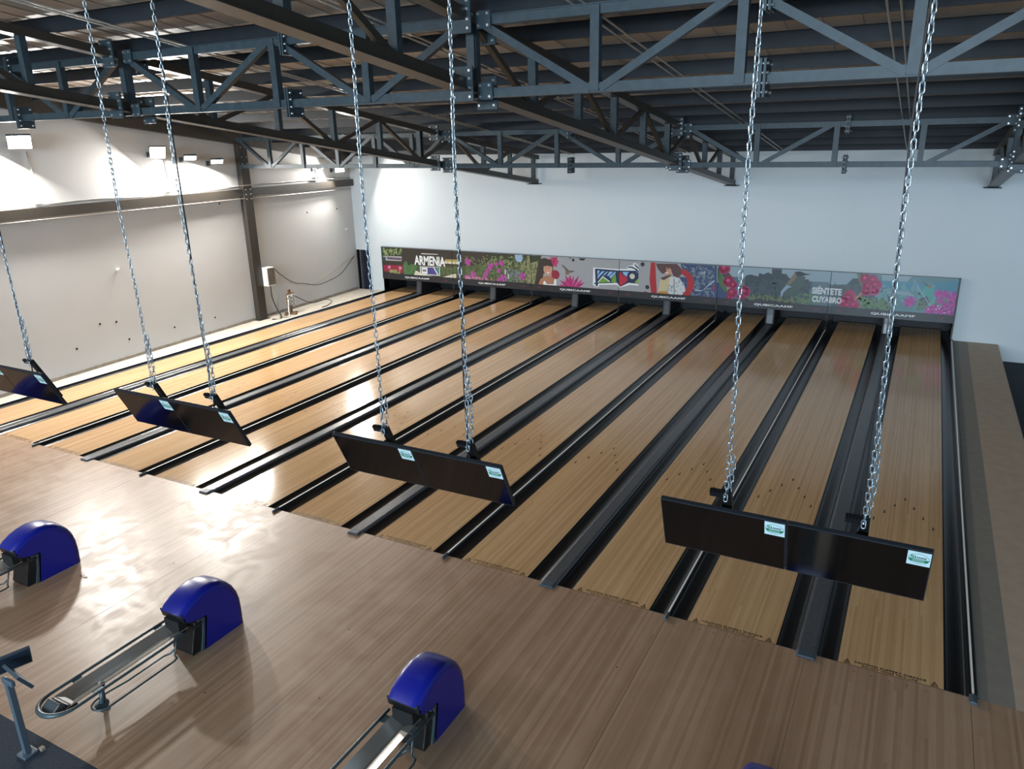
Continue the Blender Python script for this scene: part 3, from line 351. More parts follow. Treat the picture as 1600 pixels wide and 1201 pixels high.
# ================================================================ masking units
COLS = dict(dkbrown='39342f', dkgreen2='2f3b2c', ltgreen='8f9a63', ltgrey='a7a4a6', purplegrey='5b4d60', teal_dk='2d4a45', crimson='8e2b40', pink_lt='c07f9c', leafgreen='476b40', leafmid='536f4c', olive='4a4f37', olive2='636b49', cream='c9c5b4', white='dfe2e2', grey='7e7f84', violet='4a4188', teal='47807f', yellowgold='a59152', khaki='8b8a66', greyblue='6f7c88', skyblue='93aecb', magenta='b1549c', magenta2='8c3a80', greybg='9a9c9f', hotpink='c43878', magenta3='9a2a66', hairbrown='3b322f', skin2='a8765c', skin='c09178', birdgrey='5c5a55', birdbrown='7a6655', charcoal='2d2f34', navy='1e2f50', skyblue2='8db4d8', green='6b9a3f', green2='86ab48', red='b02c3e', redbrown='8a3a42', redwarm='a62f36', denim='37486a', silver='a9b4c0', hatbrown='5a3f3f', creamyellow='c2b58f', shirtwhite='c5cacb', shirtgrey='868c90', orange='b8813a', skygrey='8fa1ab', hillblue='4f6470', dkforest='26333a', forest2='35464a', jungle='3a4c48', black='15181e', ltsteel='8ea0b0', tealmist='4e7478', tealblue='3a7488', tealmist2='6c9295', tealgreen='3f8a80')
AM = lambda c: mat('print_'+c, S(COLS[c]), .35)
band_m = mat('masking_band', S('29292d'), .4); frame_m = mat('masking_frame', S('1c1d20'), .4); redm = mat('print_red_arrow', S('b8324a'), .4)
def clip(poly, x0, x1, z0, z1):
    for ax, lim, sg in ((0, x0, 1), (0, x1, -1), (1, z0, 1), (1, z1, -1)):
        out = []
        for i in range(len(poly)):
            a, c = poly[i-1], poly[i]; ia = (a[ax]-lim)*sg >= 0; ic = (c[ax]-lim)*sg >= 0
            if ia != ic:
                t = (lim-a[ax])/(c[ax]-a[ax]); out.append((a[0]+(c[0]-a[0])*t, a[1]+(c[1]-a[1])*t))
            if ic: out.append(c)
        poly = out
        if len(poly) < 3: return []
    return poly
from mathutils.geometry import tessellate_polygon
rng = random.Random(11)
TRI = []       # (material, tri, layer)
layer = 0
def put(c, poly, sub=0):
    vs = [Vector((p[0], p[1], 0)) for p in poly]
    for t in tessellate_polygon([vs]): TRI.append((c, [poly[i] for i in t], layer+sub))
for it in ART:
    layer += 1; kind, c = it[0], it[1]
    if kind == 'p': put(c, it[2])
    elif kind == 'c': put(c, [(it[2][0]+it[3]*math.cos(a*math.pi/9), it[2][1]+it[3]*math.sin(a*math.pi/9)) for a in range(18)])
    elif kind == 'f':
        _, c, (cx, cz), r, n, c2 = it; r *= .55
        for k in range(n):
            a = 2*math.pi*k/n+rng.uniform(-.1, .1); w = r*1.6/n+.01; ca, sa = math.cos(a), math.sin(a); rr = r*rng.uniform(.8, 1.1)
            put(c if k % 2 else c2, [(cx, cz), (cx+ca*rr*.6-sa*w, cz+sa*rr*.6+ca*w), (cx+ca*rr, cz+sa*rr), (cx+ca*rr*.6+sa*w, cz+sa*rr*.6-ca*w)], .1*(k % 3))
        put('hotpink' if c == 'magenta' else c2, [(cx+r*.2*math.cos(a), cz+r*.2*math.sin(a)) for a in (0, 1.2, 2.5, 3.8, 5)], .5)
    elif kind == 'l':
        _, c, (x0, z0, x1, z1), n, sz = it
        for k in range(n):
            x, z = rng.uniform(x0, x1), rng.uniform(z0, z1); a = rng.uniform(0, 6.28); l = sz*rng.uniform(.5, 1.3); w = l*.35; ca, sa = math.cos(a), math.sin(a)
            put(c, [(x-ca*l, z-sa*l), (x+sa*w, z-ca*w), (x+ca*l, z+sa*l), (x-sa*w, z+ca*w)], .01*(k % 60))
    elif kind == 'b':
        _, (cx, cz), r = it; r *= .42
        for cc, f, dx, dz in (('magenta3', 1, 0, 0), ('crimson', .82, -.02, .02), ('hotpink', .35, -.03, .04), ('pink_lt', .12, -.04, .06)):
            put(cc, [(cx+dx*r*4+r*f*math.cos(a*math.pi/8), cz+dz*r*4+r*f*math.sin(a*math.pi/8)) for a in range(16)], .1+.2*(1-f))
def put_text(c, body, x, z, w, h, bold=.03, z2=None):
    global layer
    layer += 1; vs, fs = fit_text(body, w, h, bold)
    for f in fs: TRI.append((c, [(x+vs[i][0], z+vs[i][1]) for i in f], layer))
put_text('white', 'ARMENIA', -16.80, 1.14, 1.40, .36, .035)
put_text('shirtwhite', 'SI\u00c9NTETE', -2.46, 1.075, .82, .25, .05); put_text('shirtwhite', 'CUYABRO', -2.44, .83, .82, .19, .05)
LT = fit_text('QUBICAAMF', 1.14, .075, .03, 1.05)
DESC = ['with ARMENIA lettering, farthest left', 'printed with purple flowers in a green garden', 'printed with a smiling girl and pink daisy', 'with red heart and person in brown hat', 'printed with red berries and a dark bird over forest', 'printed with teal hills and a hummingbird, farthest right']
for k in range(6):
    xa, xb = xj(k), xj(k+1); w_ = xb-xa; hh = ZT-ZB
    t = thing('masking_unit', 'picture panel over the lanes ' + DESC[k], 'masking panel', (xa, D, ZB), group='masking panels')
    b = MB(); b.box(.004, w_-.004, .012, .1, 0, hh, frame_m); b.build('panel_body', t)
    b = MB(); b.box(.008, w_-.008, .002, .012, .005, .23, band_m); b.build('lower_band', t)
    b = MB(); b.box(.004, w_-.004, -.004, .012, hh-.012, hh, mat('pale_edge', S('7d858a'), .4)); 
    if k == 5: b.box(w_-.03, w_-.004, -.004, .012, 0, hh, frame_m)
    b.build('edge_trim', t)
    if k == 5:
        b = MB(); b.box(w_-.004, w_+.016, .0, .14, -ZB+.035, hh, frame_m); b.build('side_post', t)
    b = MB(); z0 = ZB+.235; z1 = ZT-.012
    b.box(.008, w_-.008, .008, .012, .235, hh-.012, AM('dkbrown' if k < 2 else 'greybg'))
    for c, tri, la in TRI:
        pl = clip(tri, xa+.008, xb-.008, z0, z1)
        if len(pl) >= 3:
            y = .0075-la*.000035
            b.add([(p[0]-xa, y, p[1]-ZB) for p in pl], [tuple(range(len(pl)))], AM(c))
    b.build('printed_picture', t)
    b = MB(); lx = 1.07+.02*k; b.add([(lx+v[0], .0012, .078+v[1]) for v in LT[0]], LT[1], AM('white')); b.build('lettering', t)['label'] = 'white QUBICAAMF lettering'
    b = MB()
    for cx in (.32, w_-.32):
        for s in (-1, 1): b.add([(cx+s*.02, .0012, .1), (cx+s*.02, .0012, .134), (cx+s*.055, .0012, .117)], [(0, 1, 2)], redm)
    b.build('red_arrows', t)

# ================================================================ roof steel
def plate(b, c, sx, sy, sz, bolts, m=m_steel, ax='y'):
    b.box(c[0]-sx/2, c[0]+sx/2, c[1]-sy/2, c[1]+sy/2, c[2]-sz/2, c[2]+sz/2, m)
def bolts_mb(c, w, h, nx, nz, face):
    b = MB()
    for i in range(nx):
        for j in range(nz):
            u = (i/(nx-1)-.5)*w if nx > 1 else 0; v = (j/(nz-1)-.5)*h if nz > 1 else 0
            if face == 'y': b.cyl((c[0]+u, c[1]-.02, c[2]+v), .017, .03, m_bolt, (0, 1, 0), 6)
            else:
                b.cyl((c[0]-.02, c[1]+u, c[2]+v), .017, .04, m_bolt, (1, 0, 0), 6)
    return b
def truss_x(name, label, y, zb, zt, x0, x1, posts, diags, splices, cross):
    t = thing(name, label, 'roof truss', (x0, y, zb), group='steel roof trusses')
    def part(n, f, bev=0):
        b = MB(); f(b); b.v = [(v[0]-x0, v[1]-y, v[2]-zb) for v in b.v]; return b.build(n, t)
    part('bottom_chord', lambda b: (b.bar((x0, y, zb+.06), (x1, y, zb+.06), .13, .11, m_steel), b.bar((x0, y, zb+.008), (x1, y, zb+.008), .17, .012, m_steel)))
    part('top_chord', lambda b: (b.bar((x0, y, zt-.06), (x1, y, zt-.06), .13, .11, m_steel), b.bar((x0, y, zt-.006), (x1, y, zt-.006), .17, .012, m_steel)))
    for x in posts: part('upright', lambda b: b.bar((x, y-.045, zb+.02), (x, y-.045, zt-.02), .11, .1, m_steel, (0, 1, 0)))
    for a, c in diags:
        part('diagonal', lambda b: b.bar((a, y-.04, zb+.04), (c, y-.04, zt-.04), .09, .085, m_steel, (0, 1, 0)))
    for x in splices:
        for z in (zb+.06, zt-.06):
            s = part('splice_plate', lambda b: (b.box(x-.035, x-.008, y-.15, y+.15, z-.19, z+.19, m_steel), b.box(x+.008, x+.035, y-.15, y+.15, z-.19, z+.19, m_steel)))
            b = MB()
            for yy in (-.11, .11):
                for zz in (-.14, -.05, .05, .14):
                    b.cyl((x-.06-x0, yy, z+zz-zb), .017, .12, m_bolt, (1, 0, 0), 6)
            b.build('bolts', s)
    for x in cross:
        for z in (zb+.08, zt-.06):
            for s_ in (-1, 1):
                xx = x+s_*.2
                s = part('gusset_plate', lambda b: (b.box(xx-.1, xx+.1, y-.1, y-.085, z-.1, z+.1, m_steel)))
                b = bolts_mb((xx-x0, -.1, z-zb), .13, .13, 2, 2, 'y'); b.build('bolts', s)
    return t
A_Y, A_B, A_T = .85, 6.2, 7.15; B_Y, B_B, B_T = 10.1, 4.95, 5.88
n0 = -5.0
posts = [n0+1.65*k for k in range(-8, 8)]
dg = []
for k in range(-7, 8, 2):   # bottom nodes
    xb_ = n0+1.65*k; dg += [(xb_-.06, xb_-1.59), (xb_+.06, xb_+1.59)]
truss_x('roof_truss', 'near steel truss crossing the whole hall in front of the lanes', A_Y, A_B, A_T, -18.9, 8.9, posts, dg, (-14.65, -8.05, -1.45, 5.1), (-11.6, -5.0, 1.68))
m0 = -4.87
pb = [m0+1.62*k for k in range(-3, 8) if k != 0]+[-17.85, -16.5, -15.15, -13.8, -12.5]
db = []
for k in (-3, -1, 1): xb_ = m0+1.62*k; db += [(xb_-.05, xb_-1.57), (xb_+.05, xb_+1.57)]
db += [(0.05, 1.5), (3.2, 1.8), (3.3, 4.8), (-17.9, -19.1), (-17.8, -16.55), (-15.2, -16.45), (-15.1, -13.85), (-12.55, -13.75), (-12.45, -11.4)]
truss_x('roof_truss', 'far steel truss crossing above the middle of the lanes', B_Y, B_B, B_T, -19.2, 8.9, pb, db, (-7.75, -1.42), (-11.5, -5.0, 1.68))
def truss_y(label, x, near=True):
    zb = lambda y: 6.24-.137*(y-.85)+(.0 if y < 10.1 else -.0); zt = lambda y: zb(y)+.93
    y0, y1 = -8.9, 15.95
    t = thing('sloping_truss', label, 'roof truss', (x, 0, 0), group='trusses running down the roof slope')
    def part(n, f):
        b = MB(); f(b); return b.build(n, t)
    part('bottom_chord', lambda b: (b.bar((0, y0, zb(y0)+.075), (0, y1, zb(y1)+.075), .13, .15, m_steel2), b.bar((0, y0, zb(y0)), (0, y1, zb(y1)), .25, .014, m_steel2)))
    part('top_chord', lambda b: b.bar((0, y0, zt(y0)-.07), (0, y1, zt(y1)-.07), .2, .13, m_steel2))
    k = -5
    for k in range(-5, 10):
        y = .85+1.65*k
        if y > 15.7: continue
        if abs(y-10.1) < 1: y = 9.15
        part('upright', lambda b: b.bar((0, y, zb(y)+.02), (0, y, zt(y)-.03), .12, .1, m_steel, (0, 1, 0)))
        if k in (-5, -3, 1, 3, 5, 7):
            for s_, ok in ((-1, True), (1, k != -1)):
                if ok: part('diagonal', lambda b: b.bar((0, y+.04*s_, zb(y)+.1), (0, y+1.6*s_, zt(y+1.6*s_)-.1), .07, .08, m_steel2))
    part('diagonal', lambda b: b.bar((0, -.8-.04, zb(-.8)+.1), (0, -2.4, zt(-2.4)-.1), .07, .08, m_steel2))
    for yc in (A_Y, B_Y):
        for zf in (lambda y: zb(y)+.08, lambda y: zt(y)-.08):
            for s_ in (-1, 1):
                y = yc+s_*.3
                s = part('splice_plate', lambda b: b.box(-.15, .15, y-.012, y+.012, zf(y)-.2, zf(y)+.2, m_steel))
                bb = MB()
                for xx in (-.11, .11):
                    for zz in (-.15, -.05, .06, .15): bb.cyl((xx, y-.035, zf(y)+zz), .017, .07, m_bolt, (0, 1, 0), 6)
                bb.build('bolts', s)
    part('seat_plate', lambda b: b.box(-.2, .2, 15.6, 15.97, zb(15.8)-.02, zb(15.8)+.0, m_steel))
    return t
for x, l in ((-11.6, 'sloping steel truss running towards the back wall, left one of three'), (-5.0, 'sloping steel truss running towards the back wall, middle one of three'), (1.68, 'sloping steel truss running towards the back wall, right one of three')): truss_y(l, x)
# purlins: Z sections across the hall
ys = [1.0+1.335*k for k in range(-7, 12)]
for n, y in enumerate(ys):
    z = RZ(y); yb_ = y
    b = MB(); xw = WX(y)+.2; b.box(xw, 8.95, -.004, .004, -.2, -.006, m_purlin); b.box(xw, 8.95, -.004, .06, -.206, -.2, m_purlin); b.box(xw, 8.95, -.06, .004, -.006, 0, m_purlin); b.box(xw, 8.95, .055, .06, -.2, -.18, m_purlin)
    o = b.build('purlin', loc=(0, y, z-.03))
    tag(o, 'dark roof purlin across the hall, %s counted from the back wall' % ORD[len(ys)-1-n], 'purlin', 'roof purlins')
# paired sag rods under the purlins
for n, x in enumerate((-10.27, -6.42, -3.62, -.36)):
    t = thing('tie_rod_pair', 'pair of thin pale rods running down the roof slope, %s pair from the left' % ORD[n], 'tie rods', (x, 0, 0), group='paired tie rods')
    for s_ in (-.07, .07):
        b = MB(); b.tube([(s_, -7.5, RZ(-7.5)-.235), (s_, 15.9, RZ(15.9)-.235)], .014, m_beige, 6); b.build('rod', t)
# wall steel on the left
def wallpt(y, off, z): return (WX(y)+off, y, z)
b = MB(); b.bar(wallpt(-6, .1, 8.0), wallpt(15.9, .1, 5.15), .18, .44, m_steel2); tag(b.build('rafter'), 'dark sloping rafter along the top of the left wall', 'rafter')
b = MB(); b.bar(wallpt(-6, .09, 4.25), wallpt(15.95, .09, 4.17), .16, .24, m_steel2); tag(b.build('wall_girt'), 'dark horizontal steel beam across the left wall', 'beam')
t = thing('steel_column', 'dark steel column standing against the left wall', 'column', wallpt(10.27, .12, -.01))
b = MB(); b.box(-.1, .1, -.17, -.155, 0, 5.7, m_steel2); b.box(-.1, .1, .155, .17, 0, 5.7, m_steel2); b.box(-.012, .012, -.155, .155, 0, 5.7, m_steel2); b.build('shaft', t)
b = MB(); b.box(-.05, .1, -.15, .15, 0, 5.7, m_steel2); b.build('infill', t)
b = MB(); b.box(-.14, .14, -.24, .24, 0, .02, m_steel2); b.build('base_plate', t)
b = MB()
for z in (4.0, 4.15, 4.3, 5.0, 5.1, 5.3, 5.6): b.cyl((.1, -.1, z), .016, .03, m_bolt, (1, 0, 0), 6); b.cyl((.1, .1, z), .016, .03, m_bolt, (1, 0, 0), 6)
b.build('bolts', t)
# conduits on the left wall
b = MB(); b.tube([wallpt(y, .03+.02*math.sin(y), 4.4+.01*math.sin(3*y)) for y in [-4+.5*k for k in range(39)]], .014, m_beige, 6); b.tube([wallpt(9.6, .2, 4.42), wallpt(9.9, .24, 4.42), wallpt(10.6, .24, 4.42), wallpt(11, .2, 4.44), wallpt(15.8, .18, 4.36)], .014, m_beige, 6)
tag(b.build('wall_conduit'), 'thin pale conduit along the top of the wall beam', 'conduit')
b = MB(); b.tube([wallpt(-4, .12, 4.07), wallpt(9.9, .2, 4.02), wallpt(10.7, .2, 4.0), wallpt(15.8, .12, 3.94)], .012, m_beige, 6); tag(b.build('wall_conduit'), 'thin pale conduit under the wall beam', 'conduit')
for y, z, l in ((3.36, 4.5, 'white junction box on the wall beam nearest the camera'), (7.38, 4.48, 'white junction box on the wall beam near the column'), (14.0, 4.42, 'white junction box on the wall beam near the back corner')):
    b = MB(); b.box(-.05, .05, -.07, .07, -.08, .08, m_white); tag(b.build('junction_box', loc=wallpt(y, .1, z), bevel=.008), l, 'box', 'wall junction boxes')
for y, z0, z1, l in ((3.36, 4.56, 5.65, 'drop conduit from the brightest near floodlight to its box'), (7.38, 4.56, 5.42, 'drop conduit from the middle floodlight to its box'), (14.0, 4.5, 4.72, 'short drop conduit below the unlit far floodlight')):
    b = MB(); b.tube([wallpt(y, .03, z1), wallpt(y+.02, .03, (z0+z1)/2), wallpt(y+.1, .04, z0+.1), wallpt(y+.05, .08, z0)], .016, m_beige, 8); tag(b.build('drop_conduit'), l, 'conduit', 'floodlight conduits')
# floodlights
def flood(y, z, off, aim, power, label, lit=True, sx=.36, sy=.26):
    p = Vector(wallpt(y, off, z)); t = thing('floodlight', label, 'floodlight', p, group='wall floodlights')
    d = (Vector(aim)-p).normalized(); rot = d.to_track_quat('-Z', 'Y').to_euler()
    b = MB(); b.box(-sx/2, sx/2, -sy/2, sy/2, 0, .05, m_steel); 
    for k in range(7): b.box(-sx/2+.02+k*.05, -sx/2+.03+k*.05, -sy/2+.01, sy/2-.01, .05, .085, m_steel)
    b.build('housing', t, rot=rot, bevel=.006)
    b = MB(); b.box(-sx/2+.015, sx/2-.015, -sy/2+.015, sy/2-.015, -.006, .0, m_led if lit else mat('unlit_lens', S('9a9a98'), .3)); b.build('lens', t, rot=rot)
    b = MB(); b.tube([(0, 0, .0), (-off*.5, 0, -.03), (-off+.03, 0, -.06)], .014, m_steel, 6); b.box(-off, -off+.03, -.06, .06, -.12, .02, m_steel); b.build('arm', t)
    if lit:
        l = bpy.data.lights.new('floodlight_glow', 'AREA'); l.shape = 'RECTANGLE'; l.size = sx-.03; l.size_y = sy-.03; l.energy = power; l.color = (1, .96, .9)
        o = bpy.data.objects.new('floodlight_glow', l); C.objects.link(o); o.location = p+d*.02; o.rotation_euler = rot
flood(3.0, 5.86, .42, (-13, 0, 0), FL[0], 'bright floodlight high on the left wall nearest the camera', sx=.5, sy=.4)
flood(6.85, 5.52, .4, (-10, 2.5, 0), FL[1], 'bright floodlight on the left wall left of the two flat ones', sx=.42, sy=.36)
flood(7.95, 5.34, .42, (-17.0, 6.6, .6), FL[2], 'flat downward floodlight on the left wall, left of a pair', sx=.34)
flood(8.95, 5.2, .42, (-17.1, 7.6, .5), FL[3], 'flat downward floodlight on the left wall beside the column')
flood(14.86, 4.72, .42, (-9, 6, 0), FL[4], 'bright floodlight in the far left corner of the hall')
flood(13.83, 4.78, .35, (-19.1, 13.9, 0), 0, 'small unlit floodlight near the far left corner', lit=False, sx=.28, sy=.2)
for y, z, l in ((5.22, 2.5, 'small pale hook on the left wall above the lower screw holes'), (15.43, 2.43, 'small pale hook on the left wall near the back corner')):
    b = MB(); b.box(0, .05, -.03, .03, -.03, .03, m_white); b.tube([(.04, 0, 0), (.09, 0, 0), (.1, 0, .04)], .012, m_white, 6); tag(b.build('wall_hook', loc=wallpt(y, 0, z)), l, 'hook', 'wall hooks')
# electrical box on the column and the outlet stand
t = thing('electrical_box', 'white electrical box fixed to the side of the steel column', 'electrical box', (-19.13, 10.62, 1.42))
b = MB(); b.box(-.14, .14, -.17, .17, -.32, .3, m_white); b.build('casing', t, bevel=.01)
b = MB(); b.box(.14, .15, -.14, .17, -.28, .28, mat('dusty_cover', S('6f675c'), .7, var=.3, vscale=12)); b.build('cover', t)
b = MB(); b.box(.15, .165, -.12, -.1, -.03, .03, m_steel); b.build('latch', t)
ps = lambda *a: a
for n, (pts, m_, l) in enumerate(((((-19.0, 10.75, 1.7), (-19.1, 11.2, 1.36), (-19.15, 11.8, 1.0), (-19.2, 12.4, .85), (-19.28, 13.1, .68), (-19.3, 13.8, .72), (-19.4, 14.6, .84), (-19.52, 15.3, 1.15), (-19.6, 15.7, 1.35)), m_cable, 'black cable sagging from the electrical box to the back corner'),
     (((-19.38, 11.8, .98), (-19.4, 12.5, .76), (-19.44, 13.2, .72), (-19.46, 13.9, .9), (-19.54, 15.0, 1.2), (-19.6, 15.6, 1.3)), m_gcable, 'thin grey cable looping against the wall beside the black cable'),
     (((-18.95, 11.5, .62), (-19.0, 12.0, .35), (-19.1, 12.6, .12), (-18.9, 13.3, .1), (-18.7, 13.0, .02), (-18.6, 12.5, .01)), m_cable, 'black cable running from the outlet stand to the cement floor'),
     (((-19.0, 10.66, 1.1), (-18.95, 10.7, .6), (-18.98, 10.8, .1), (-18.8, 10.7, .01), (-18.7, 10.9, .01), (-18.9, 11.1, .01)), m_gcable, 'pale flexible cable hanging below the electrical box'),
     (((-19.05, 10.6, 1.1), (-19.0, 10.56, .7), (-18.9, 10.62, .3), (-18.75, 10.6, .01), (-18.9, 10.35, .01)), m_cable, 'second cable hanging below the electrical box, darker'),
     (((-18.9, 11.25, .6), (-18.85, 11.15, .5), (-18.8, 11.05, .2), (-18.7, 10.95, .02), (-18.65, 10.8, .01)), m_white, 'white cable drooping from the outlet stand to the floor'))):
    cu = bpy.data.curves.new('c', 'CURVE'); cu.dimensions = '3D'; sp = cu.splines.new('BEZIER'); sp.bezier_points.add(len(pts)-1)
    for q_, p_ in zip(sp.bezier_points, pts): q_.co = p_; q_.handle_left_type = q_.handle_right_type = 'AUTO'
    cu.bevel_depth = .014 if n < 3 else .018; cu.bevel_resolution = 2; cu.resolution_u = 8
    o = bpy.data.objects.new('c', cu); C.objects.link(o); me = bpy.data.meshes.new_from_object(o.evaluated_get(bpy.context.evaluated_depsgraph_get())); bpy.data.objects.remove(o)
    me.materials.clear(); me.materials.append(m_); oo = bpy.data.objects.new('loose_cable', me); C.objects.link(oo)
    for p_ in me.polygons: p_.use_smooth = True
    tag(oo, l, 'cable', 'loose cables')
brown = mat('dusty_wood', S('7a6247'), .8, var=.2, vscale=15)
t = thing('outlet_stand', 'brown stand holding six white outlets on the cement floor', 'outlet stand', (-18.95, 11.3, -.008))
b = MB(); b.box(-.04, .04, -.05, .05, 0, .78, brown); b.build('upright', t)
b = MB(); b.box(-.25, .25, -.05, .05, 0, .05, brown); b.box(-.05, .05, -.28, .28, 0, .045, brown); b.build('foot', t)
b = MB(); b.box(.03, .06, -.19, .19, .3, .74, brown); b.box(-.03, .03, -.06, .06, .72, .86, brown); b.build('backboard', t)
for j in range(3):
    for s_ in (-.1, .09):
        b = MB(); b.box(.06, .1, s_-.07, s_+.07, .33+j*.13, .43+j*.13, m_white); b.box(.1, .104, s_-.025, s_+.025, .355+j*.13, .405+j*.13, m_cap); b.build('outlet', t)
# ================================================================ hanging monitors
sg = mat('sticker_green', S('1d7a55'), .4); sw = mat('sticker_white', S('c4dde0'), .4); sk = mat('sticker_dark', S('26414c'), .4)
SI = fit_text('Si', .034, .03, .03)
def sticker(t):
    b = MB(); b.box(.316, .458, -.0245, -.022, .372, .507, sw)
    cx, cz = .387, .44; y = -.0252
    ring = [(cx+.064*math.cos(a*math.pi/16), cz+.05*math.sin(a*math.pi/16)) for a in range(32)]; rin = [(cx+.061*math.cos(a*math.pi/16), cz+.047*math.sin(a*math.pi/16)) for a in range(32)]
    b.add([(p[0], y, p[1]) for p in ring+rin], [(i, (i+1) % 32, 32+(i+1) % 32, 32+i) for i in range(32)], sg)
    band = clip(ring, cx-.1, cx+.1, cz-.03, cz-.004); b.add([(p[0], y, p[1]) for p in band], [tuple(range(len(band)))], sg)
    b.add([(cx-.052+v[0], y, cz+v[1]) for v in SI[0]], SI[1], sg)
    for k in range(6): b.box(cx-.012+k*.01, cx-.005+k*.01, y, y+.0004, cz+.004, cz+.018, (sk, sk, sk, m_print, m_print, sk)[k])
    for k in range(2): b.box(cx-.04, cx+.035, y-.0003, y, cz-.013-.008*k, cz-.0105-.008*k, sw)
    for k in range(2): b.box(cx-.03+.01*k, cx+.03-.01*k, y, y+.0004, cz-.031-.006*k, cz-.0295-.006*k, sg)
    return b.build('sticker', t)
PN = {5: 'rightmost pair of screens', 4: 'second pair of screens from the right', 3: 'third pair of screens from the right', 2: 'leftmost pair of screens'}
mon0 = None
for k in (5, 4, 3, 2):
    for s_ in (0, 1):
        loc = (pc(k)-.026-.468+s_*.936, -2.6, 2.578)
        lab = 'black monitor, %s half of the %s' % ('right' if s_ else 'left', PN[k])
        if mon0 is None:
            t = mon0 = thing('monitor', lab, 'monitor', loc, group='hanging monitors'); t.rotation_euler = (R_(25.5), 0, 0)
            b = MB(); b.box(-.466, .466, -.02, .02, 0, .52, m_bez); b.box(-.3, .3, .02, .05, .05, .35, m_back); b.build('casing', t, bevel=.004)
            b = MB(); b.box(-.458, .458, -.022, -.0195, .012, .51, m_scr); b.build('screen', t)
            sticker(t)
        else:
            t = dup(mon0); t.location = loc; t['label'] = lab
for t in [o for o in C.objects if o.name.startswith('monitor') and o.type == 'EMPTY' and o.location.x > -2]: t.rotation_euler = (R_(21.3), 0, 0); t.location.y = -2.627; t.location.z = 2.573
CH = {5: (-.475, .467), 4: (-.366, .56), 3: (-.31, .64), 2: (-.4, .63)}
b0 = None
for k in (5, 4, 3, 2):
    for s_ in (0, 1):
        loc = (pc(k)+CH[k][s_], -2.73, 2.95); lab = 'toothed bracket, %s half of the %s' % ('right' if s_ else 'left', PN[k])
        if b0 is None:
            t = b0 = thing('monitor_bracket', lab, 'bracket', loc, group='monitor brackets'); t.rotation_euler = (R_(25.5), 0, 0)
            b = MB(); b.box(-.038, .038, .045, .085, -.4, .23, m_black); b.box(-.025, .025, .02, .05, -.38, -.3, m_black); b.build('upright_bar', t)
            b = MB(); b.box(-.12, .03, .03, .08, .185, .225, m_black)
            for j in range(7): b.box(-.12+j*.02, -.11+j*.02, .03, .06, .225, .242, m_black)
            b.build('toothed_arm', t)
            b = MB(); b.tube([(0, .06, .18), (0, .03, .22), (0, 0, .24)], .006, m_galv, 6); b.build('hook', t)
        else:
            t = dup(b0); t.location = loc; t['label'] = lab
# chains of oval links
lk = []
for a in range(12):
    th = 2*math.pi*a/12; lk.append((.014*math.cos(th), .014*math.sin(th)+(.019 if math.sin(th) > 0 else -.019)))
rngc = random.Random(5)
def chain(x, z0, z1, label, wob=0, cable=True, dbl=.9):
    b = MB(); n = int((z1-z0)/.052); px = 0; py = 0
    for i in range(n):
        z = (i+.5)*.052; h = z/(z1-z0)
        ox = wob*math.sin(h*math.pi*3.1)*(1-h*.5); oy = 0; tw = rngc.uniform(-.25, .25)+.6*math.sin(i*.07)
        a = math.pi/2*(i % 2)+tw
        b.tube([(ox+u*math.cos(a), oy+u*math.sin(a), z+v) for u, v in lk], .0048, m_galv, 5, closed=True)
    o = b.build('chain', loc=(x, -2.8, z0)); tag(o, label, 'chain', 'monitor chains')
    # doubled length hanging back at the bottom
    b = MB()
    for i in range(int(dbl/.052)):
        z = (i+.5)*.052; a = math.pi/2*(i % 2)+.5; oy = .03; ox = .018+.02*math.sin(z*5)
        b.tube([(ox+u*math.cos(a), oy+u*math.sin(a), z+v+.05) for u, v in lk], .0048, m_galv, 5, closed=True)
    if dbl: b.build('loose_tail', o)
k2 = {5: 'rightmost pair of screens', 4: 'second pair of screens from the right', 3: 'third pair of screens from the right', 2: 'leftmost pair of screens'}
for k in (5, 4, 3, 2):
    for s_ in (0, 1):
        if k == 2 and s_ == 0: continue
        x = pc(k)+CH[k][s_]; z1 = RZ(-2.8)-.21
        chain(x, 3.12, z1, 'galvanised %s chain of the %s' % ('right-hand' if s_ else 'left-hand', k2[k]), wob=.012 if k > 3 else .03, dbl=(.35, .7)[s_] if k > 3 else .6)
        if s_ or k == 3:
            off = .028 if s_ else .03
            if s_ == 0: continue
            b = MB(); pts = []
            for i in range(30):
                z = 2.95+(z1-2.95)*i/29; pts.append((x-.02+.01*math.sin(z*3), -2.77+.01*math.cos(z*2.1), z))
            b.tube([(x-.09, -2.74, 2.85), (x-.07, -2.74, 2.92)]+pts[1:], .008, m_cable, 6)
            tag(b.build('power_cable'), 'black cable along the right-hand chain of the %s' % k2[k], 'cable', 'monitor cables')
